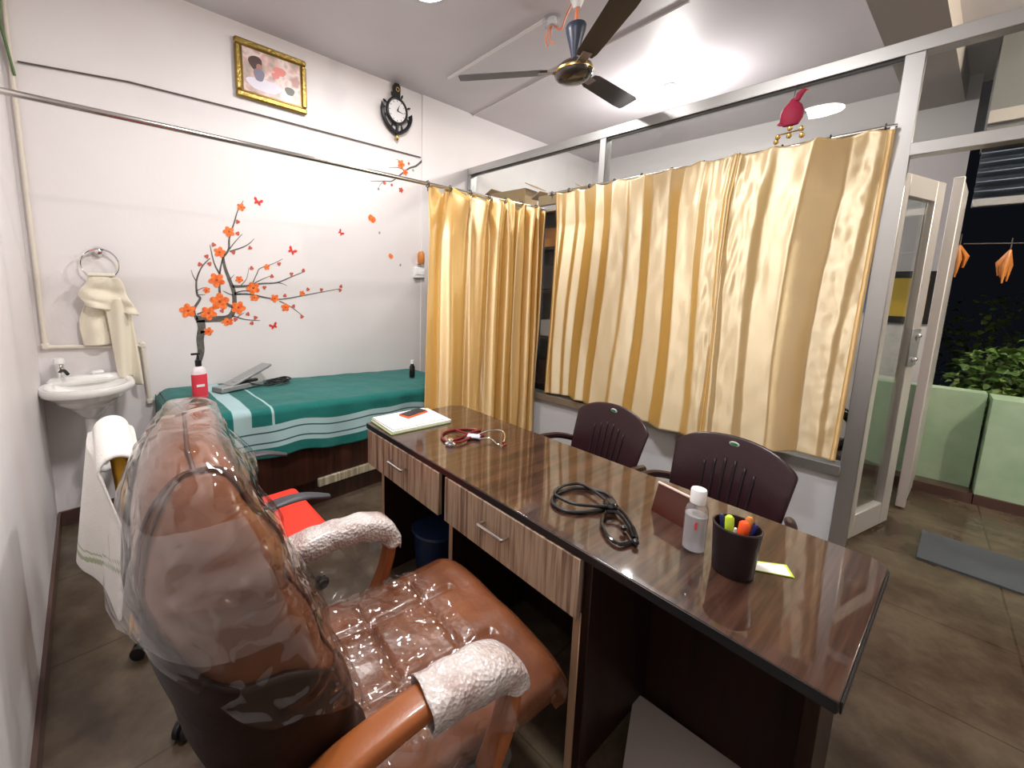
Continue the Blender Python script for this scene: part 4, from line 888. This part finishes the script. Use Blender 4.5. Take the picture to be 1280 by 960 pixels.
# dark rear shell wrapping round the outer sides
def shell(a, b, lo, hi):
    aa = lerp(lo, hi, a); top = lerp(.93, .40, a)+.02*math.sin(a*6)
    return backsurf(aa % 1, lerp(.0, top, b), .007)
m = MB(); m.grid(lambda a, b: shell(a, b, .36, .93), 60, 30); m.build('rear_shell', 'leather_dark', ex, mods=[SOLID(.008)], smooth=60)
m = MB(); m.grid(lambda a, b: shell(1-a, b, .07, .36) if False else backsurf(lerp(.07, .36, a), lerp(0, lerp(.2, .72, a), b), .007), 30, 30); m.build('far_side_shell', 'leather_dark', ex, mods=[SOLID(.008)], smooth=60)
for sg in (0, 1):
    pth = [(.585, .55), (.60, .74), (.64, .88), (.70, .962), (.77, .975), (.84, .945), (.895, .86), (.925, .68), (.93, .45), (.93, .2), (.925, .03)]
    if sg: pth = [((.5-a) % 1 if a <= .75 else (1.5-a) % 1, b) for a, b in pth]
    pts = smoothpath([(a if not (sg and a > .9) else a-1, b, 0) for a, b in pth], 6)
    m = MB(); m.tube([backsurf(p.x % 1, p.y, .003) for p in pts], .0034, 6); m.build('side_piping', 'thread', bk)
m = MB(); m.tube([backsurf(.75, b, .003) for b in (.975, .985, .999)] + [V((backsurf(.75, 1).x*1.0, y, 1.199)) for y in (-.10, -.05, 0, .05, .10)] + [backsurf(.25, b, .003) for b in (.999, .985, .975)], .0035, 6); m.build('top_seam', 'thread', bk)
# clear film bag over the back
def bag_lo(a):
    d = abs(((a-.0+.5) % 1)-.5)          # 0 at the front, .5 at the rear
    return lerp(.02, .86, min(1, d/.5)**.9) + .03*math.sin(a*2*PI*5)
def bag(a, b):
    lo = bag_lo(a); bb = lerp(lo, 1.0, b)
    p = backsurf(a, bb, .010+.010*(1-b), .016)
    z = p.z
    # long pulled creases running down and forward
    cr = abs(noise.noise(V((p.x*6+p.z*3, p.y*6, p.z*5-p.x*4+3)))); cr2 = abs(noise.noise(V((p.x*16+p.z*9, p.y*14, p.z*11+7))))
    ctr = V((.335+OX, 0, p.z)); d = (p-ctr); d.z = 0
    if d.length > 0: d.normalize()
    p += d*(.016*(.3-cr)+.010*(.3-cr2))
    if b > .97: p.z += .006
    return p
m = MB(); g = m.grid(bag, 170, 120, True); m.b.faces.new([r[-1] for r in g]); m.build('plastic_bag', 'film', ex, smooth=180)
# loose flap of the bag behind the head
def flap(a, b):
    p = backsurf(lerp(.56, .77, a), lerp(.90, .68+.03*math.sin(a*5), b), .026+.010*math.sin(b*2.5)); p += V((nz(a*5, b*5, 2)*.006, nz(a*6, b*5, 8)*.006, nz(a*4, b*4, 5)*.006)); return p
m = MB(); m.grid(flap, 40, 34); m.build('bag_flap', 'film_side', ex, smooth=180)
# seat
def seatsurf(a, b, gr=0):
    # a: front->back (0..1) x, b: across
    x = lerp(1.17, .50, a); y = lerp(-.265, .265, b)
    ed = (abs(2*b-1))**6; fr_ = max(0, (.14-a)/.14)
    z = .525 - .035*ed - .085*fr_**2 - .025*math.sin(a*PI)*.6 + .006*nz(x*9, y*9, 0)
    z += .012*math.cos(min(1, abs(2*b-1)/.55)*PI/2)*0
    for (sx, sy) in (): pass
    # quilting grooves
    gz = 0
    for gy in (-.10, .10): gz += math.exp(-((y-gy)/.008)**2)*(1 if .22 < a < .95 else 0)
    for gx in (.92, .74): gz += math.exp(-((x-gx)/.008)**2)*(1 if abs(y) < .19 else 0)
    return V((x+OX+.02*ed*0, y*(1-.10*fr_), z-.010*min(1, gz)+gr))
m = MB(); g = m.grid(lambda a, b: seatsurf(a, b), 90, 70)
under = [[m.b.verts.new(V((v.co.x if 0 < i < 1 else v.co.x, v.co.y, .40))) for v in (g[i] if False else g[i])] for i in (0,)] if False else None
# close the cushion with a skirt and base
edge = [g[i][0] for i in range(90)] + [g[89][j] for j in range(1, 70)] + [g[i][69] for i in range(88, -1, -1)] + [g[0][j] for j in range(68, 0, -1)]
prev = edge
for dz, sh in ((.030, 1.012), (.070, 1.0), (.095, .94)):
    c0 = V((.835+OX, 0, 0)); ring = [m.b.verts.new(V((c0.x+(v.co.x-c0.x)*sh, v.co.y*sh, v.co.z-dz))) for v in edge]
    for k in range(len(edge)): m.b.faces.new((prev[k], prev[(k+1) % len(edge)], ring[(k+1) % len(edge)], ring[k]))
    prev = ring
m.b.faces.new(prev)
st = m.build('seat', 'leather', ex, smooth=50)
MB().b2(.56+OX, 1.06+OX, -.22, .22, .385, .43, bev=.01).build('seat_pan', 'black', ex)
def sfilm(a, b):
    p = seatsurf(lerp(.30, .98, a), lerp(.06, .94, b), .012); p.z += nz(p.x, p.y, 0, 10)*.018+nz(p.x+3, p.y*1.5, 0, 26)*.009; return p
m = MB(); m.grid(sfilm, 80, 60); m.build('seat_film', 'film', ex, smooth=180)
# armrests
def arm(sy, mt_pad):
    y = sy*.295
    path = [(.44, .62), (.50, .655), (.58, .675), (.68, .69), (.78, .690), (.86, .675), (.895, .64), (.90, .58), (.88, .50), (.84, .42)]
    P3 = smoothpath([V((x+OX, y + sy*.0, z)) for x, z in path], 6); n = len(P3)
    m = MB(); rings = []
    for i, p in enumerate(P3):
        t = P3[min(i+1, n-1)]-P3[max(i-1, 0)]; t.normalize(); up = V((0, 1, 0)).cross(t).normalized()
        u = i/(n-1); w = lerp(.034, .026, u); h = lerp(.022, .016, u)
        rings.append([m.b.verts.new(p + V((0, 1, 0))*w*math.copysign(abs(math.cos(a))**.6, math.cos(a)) + up*h*math.copysign(abs(math.sin(a))**.6, math.sin(a))) for a in [2*PI*k/16 for k in range(16)]])
    for A, B in zip(rings, rings[1:]):
        for k in range(16): m.b.faces.new((A[k], A[(k+1) % 16], B[(k+1) % 16], B[k]))
    m.b.faces.new(rings[0][::-1]); m.b.faces.new(rings[-1])
    ar = m.build('armrest', 'leather_tan', ex, smooth=50)
    # bubble wrap sleeve
    i0, i1 = (int(n*.34), int(n*.70)) if sy < 0 else (int(n*.10), int(n*.74))
    def slv(a, b):
        i = i0 + b*(i1-i0); k = int(i); f = i-k; p = P3[k].lerp(P3[min(k+1, n-1)], f); t = (P3[min(k+1, n-1)]-P3[max(k-1, 0)]).normalized(); up = V((0, 1, 0)).cross(t).normalized()
        cs, sn = math.cos(2*PI*a), math.sin(2*PI*a); ww, hh = .044, .029
        q = p + V((0, 1, 0))*ww*math.copysign(abs(cs)**.7, cs) + up*hh*math.copysign(abs(sn)**.7, sn)
        q += V((nz(q.x, q.y, q.z, 22), nz(q.x+4, q.y, q.z, 22), nz(q.x, q.y+7, q.z, 22)))*.006
        if -sn*(up.z if abs(up.z) > .1 else 1) > .5: q.z -= .015
        return q
    m = MB(); m.grid(slv, 36, 50, True); m.build('bubble_wrap', 'bubble', ar, mods=[SOLID(.003)], smooth=180)
    # milky film closing the arm loop
    def hang(a, b):
        x = lerp(.55, .885, a); top = .665 - .02*(2*a-1)**2; z = lerp(top, .38+.05*math.sin(a*5), b)
        return V((x+OX + .01*nz(a*4, b*4, 3), y+sy*.030+ nz(a*5, b*5, 1+sy)*.035, z))
    m = MB(); m.grid(hang, 30, 30); m.build('arm_film', 'film_side', ar, smooth=180)
    # strut under the seat
    MB().b2(.70+OX, .86+OX, min(sy*.20, sy*.30), max(sy*.20, sy*.30), .40, .42).build('arm_strut', 'black', ar)
arm(1, 0); arm(-1, 0)
# base
MB().tube([(0, 0, .40), (0, 0, .22), (0, 0, .08)], [.028, .028, .022], 16).build('gas_column', 'black', ex)
bs = MB().lathe([(.05, .075), (.055, .10), (.04, .13)], n=24).build('base_hub', 'black', ex)
def caster(par, x, y, ang, mt='black'):
    R = RZ(ang); c = V((x, y, 0)); b = MB()
    for s_ in (-1, 1): b.lathe([(.006, -.009), (.026, -.008), (.0275, 0), (.026, .008), (.006, .009)], c + R @ V((0, s_*.014, .0275)), 20, R @ RX(PI/2))
    w = b.build('caster', mt, par); MB().tube([c+V((0, 0, .03)), c+V((0, 0, .075))], .006, 8).build('caster_stem', 'chrome', w)
for k in range(5):
    a = k*2*PI/5+.3; d = V((math.cos(a), math.sin(a), 0)); MB().tube([V((0, 0, .10))+d*.03, V((0, 0, .095))+d*.15, V((0, 0, .075))+d*.31], [.026, .022, .015], 10).build('base_spoke', 'black', ex); caster(ex, d.x*.31, d.y*.31, a)

# ------------------------------------------------------------------ second office chair with draped towel
oc = T('office_chair', 'office chair with red seat and grey arms between bed and desk', 'chair', (.62, -1.52, 0), math.radians(-2))
OX2 = -.62
MB().box((.70+OX2, 0, .45), (.46, .44, .07), bev=.03, seg=4).build('seat', 'red', oc, smooth=60)
m = MB(); m.grid(lambda a, b: V((.285+OX2+.02*(2*a-1)**2-.03*b, lerp(-.20, .20, a)*(1-.15*b*b), lerp(.50, .985-.05*(2*a-1)**4, b))), 16, 16); m.build('backrest', 'yellow', oc, mods=[SOLID(.03), SUB(1)])
MB().tube([(.60+OX2, 0, .42), (.36+OX2, 0, .42), (.31+OX2, 0, .55)], .018, 10).build('back_bracket', 'black', oc)
for sy in (-1, 1):
    ys = sy*.245
    a_ = MB(); P3 = smoothpath([V((.60+OX2, ys, .655)), V((.70+OX2, ys, .675)), V((.80+OX2, ys, .672)), V((.90+OX2, ys, .640))], 6)
    rings = []
    for i, p in enumerate(P3):
        u = i/(len(P3)-1); w = .030*(1-.6*u**4); h = .013*(1-.3*u)
        rings.append([a_.b.verts.new(p+V((0, w*math.cos(t), h*math.sin(t)))) for t in [2*PI*k/14 for k in range(14)]])
    for A, B in zip(rings, rings[1:]):
        for k in range(14): a_.b.faces.new((A[k], A[(k+1) % 14], B[(k+1) % 14], B[k]))
    a_.b.faces.new(rings[0][::-1]); a_.b.faces.new(rings[-1]); ar = a_.build('armrest', 'grey', oc, smooth=60)
    MB().tube(smoothpath([(.68+OX2, ys, .66), (.66+OX2, ys, .55), (.70+OX2, sy*.22, .44), (.72+OX2, sy*.16, .405)]), .014, 8).build('arm_support', 'black', ar)
MB().tube([(0, 0, .42), (0, 0, .08)], .024, 12).build('gas_column', 'black', oc); MB().lathe([(.045, .075), (.05, .10), (.03, .13)], n=20).build('base_hub', 'black', oc)
for k in range(5):
    a = k*2*PI/5+math.atan2(-1.82+1.52, .35-.62); d = V((math.cos(a), math.sin(a), 0)); MB().tube([V((0, 0, .10))+d*.03, V((0, 0, .075))+d*.30], [.022, .014], 10).build('base_spoke', 'black', oc); caster(oc, d.x*.38, d.y*.38, a)
# towel draped over its back
def drape(a, b):
    s = (b-.5)*2; y = lerp(-.245, .20, a)*(1-.12*(1-abs(s))); top = 1.005-.045*(2*a-1)**4; r = .045
    if abs(s) < .12: t = s/.12*PI/2; x = .26+r*math.sin(t)*1.0; z = top - r*(1-math.cos(t))
    else:
        L = (abs(s)-.12)/.88*(.37 if s < 0 else .36); sg = 1 if s > 0 else -1; x = .26+sg*r + (.01+.02*abs(s))*sg*(1 if sg < 0 else .8) + .012*math.sin(a*11+sg)*abs(s); z = top-r-L
        if sg < 0:
            x -= .030*abs(s); wr = max(0, (.34-a)/.34)
            x += wr*.085*min(1, abs(s)*2); y = max(y, -.235+.012*math.sin(wr*4)) if wr > .1 else y; z -= .06*wr*abs(s)
    return V((x-.62, y+.01*math.sin(z*9), z))
m = MB(); m.grid(drape, 40, 180); tw2 = m.build('draped_towel', ['towel', 'stripe_green'], mods=[SOLID(.007)], smooth=180); tw2.location = (.62, -1.53, 0); tag(tw2, 'white towel with green stripes draped over the red seated chair', 'towel')
for p in tw2.data.polygons:
    if .62 < p.center.z < .632 or .645 < p.center.z < .65: p.material_index = 1
# yellow cloth hanging below the towel
m = MB(); m.grid(lambda a, b: V((lerp(.27, .31, a), -1.745+.02*math.sin(a*9), lerp(.68, .40, b))) + V((.02*math.sin(b*5), 0, 0)), 6, 16); o = m.build('yellow_cloth', 'yellow', mods=[SOLID(.004)]); tag(o, 'narrow yellow cloth hanging below the white towel', 'cloth')

# ------------------------------------------------------------------ world, exposure
w = bpy.data.worlds.new('night'); S.world = w; w.use_nodes = True; w.node_tree.nodes['Background'].inputs[0].default_value = (.012, .014, .02, 1); w.node_tree.nodes['Background'].inputs[1].default_value = .3
S.view_settings.view_transform = 'Standard'; S.view_settings.look = 'None'; S.view_settings.gamma = 1; S.view_settings.use_curve_mapping = False; S.view_settings.exposure = .08
S.cycles.use_denoising = True
S.cycles.max_bounces = 10; S.cycles.transparent_max_bounces = 16; S.cycles.sample_clamp_indirect = 6; S.cycles.caustics_reflective = False; S.cycles.caustics_refractive = False
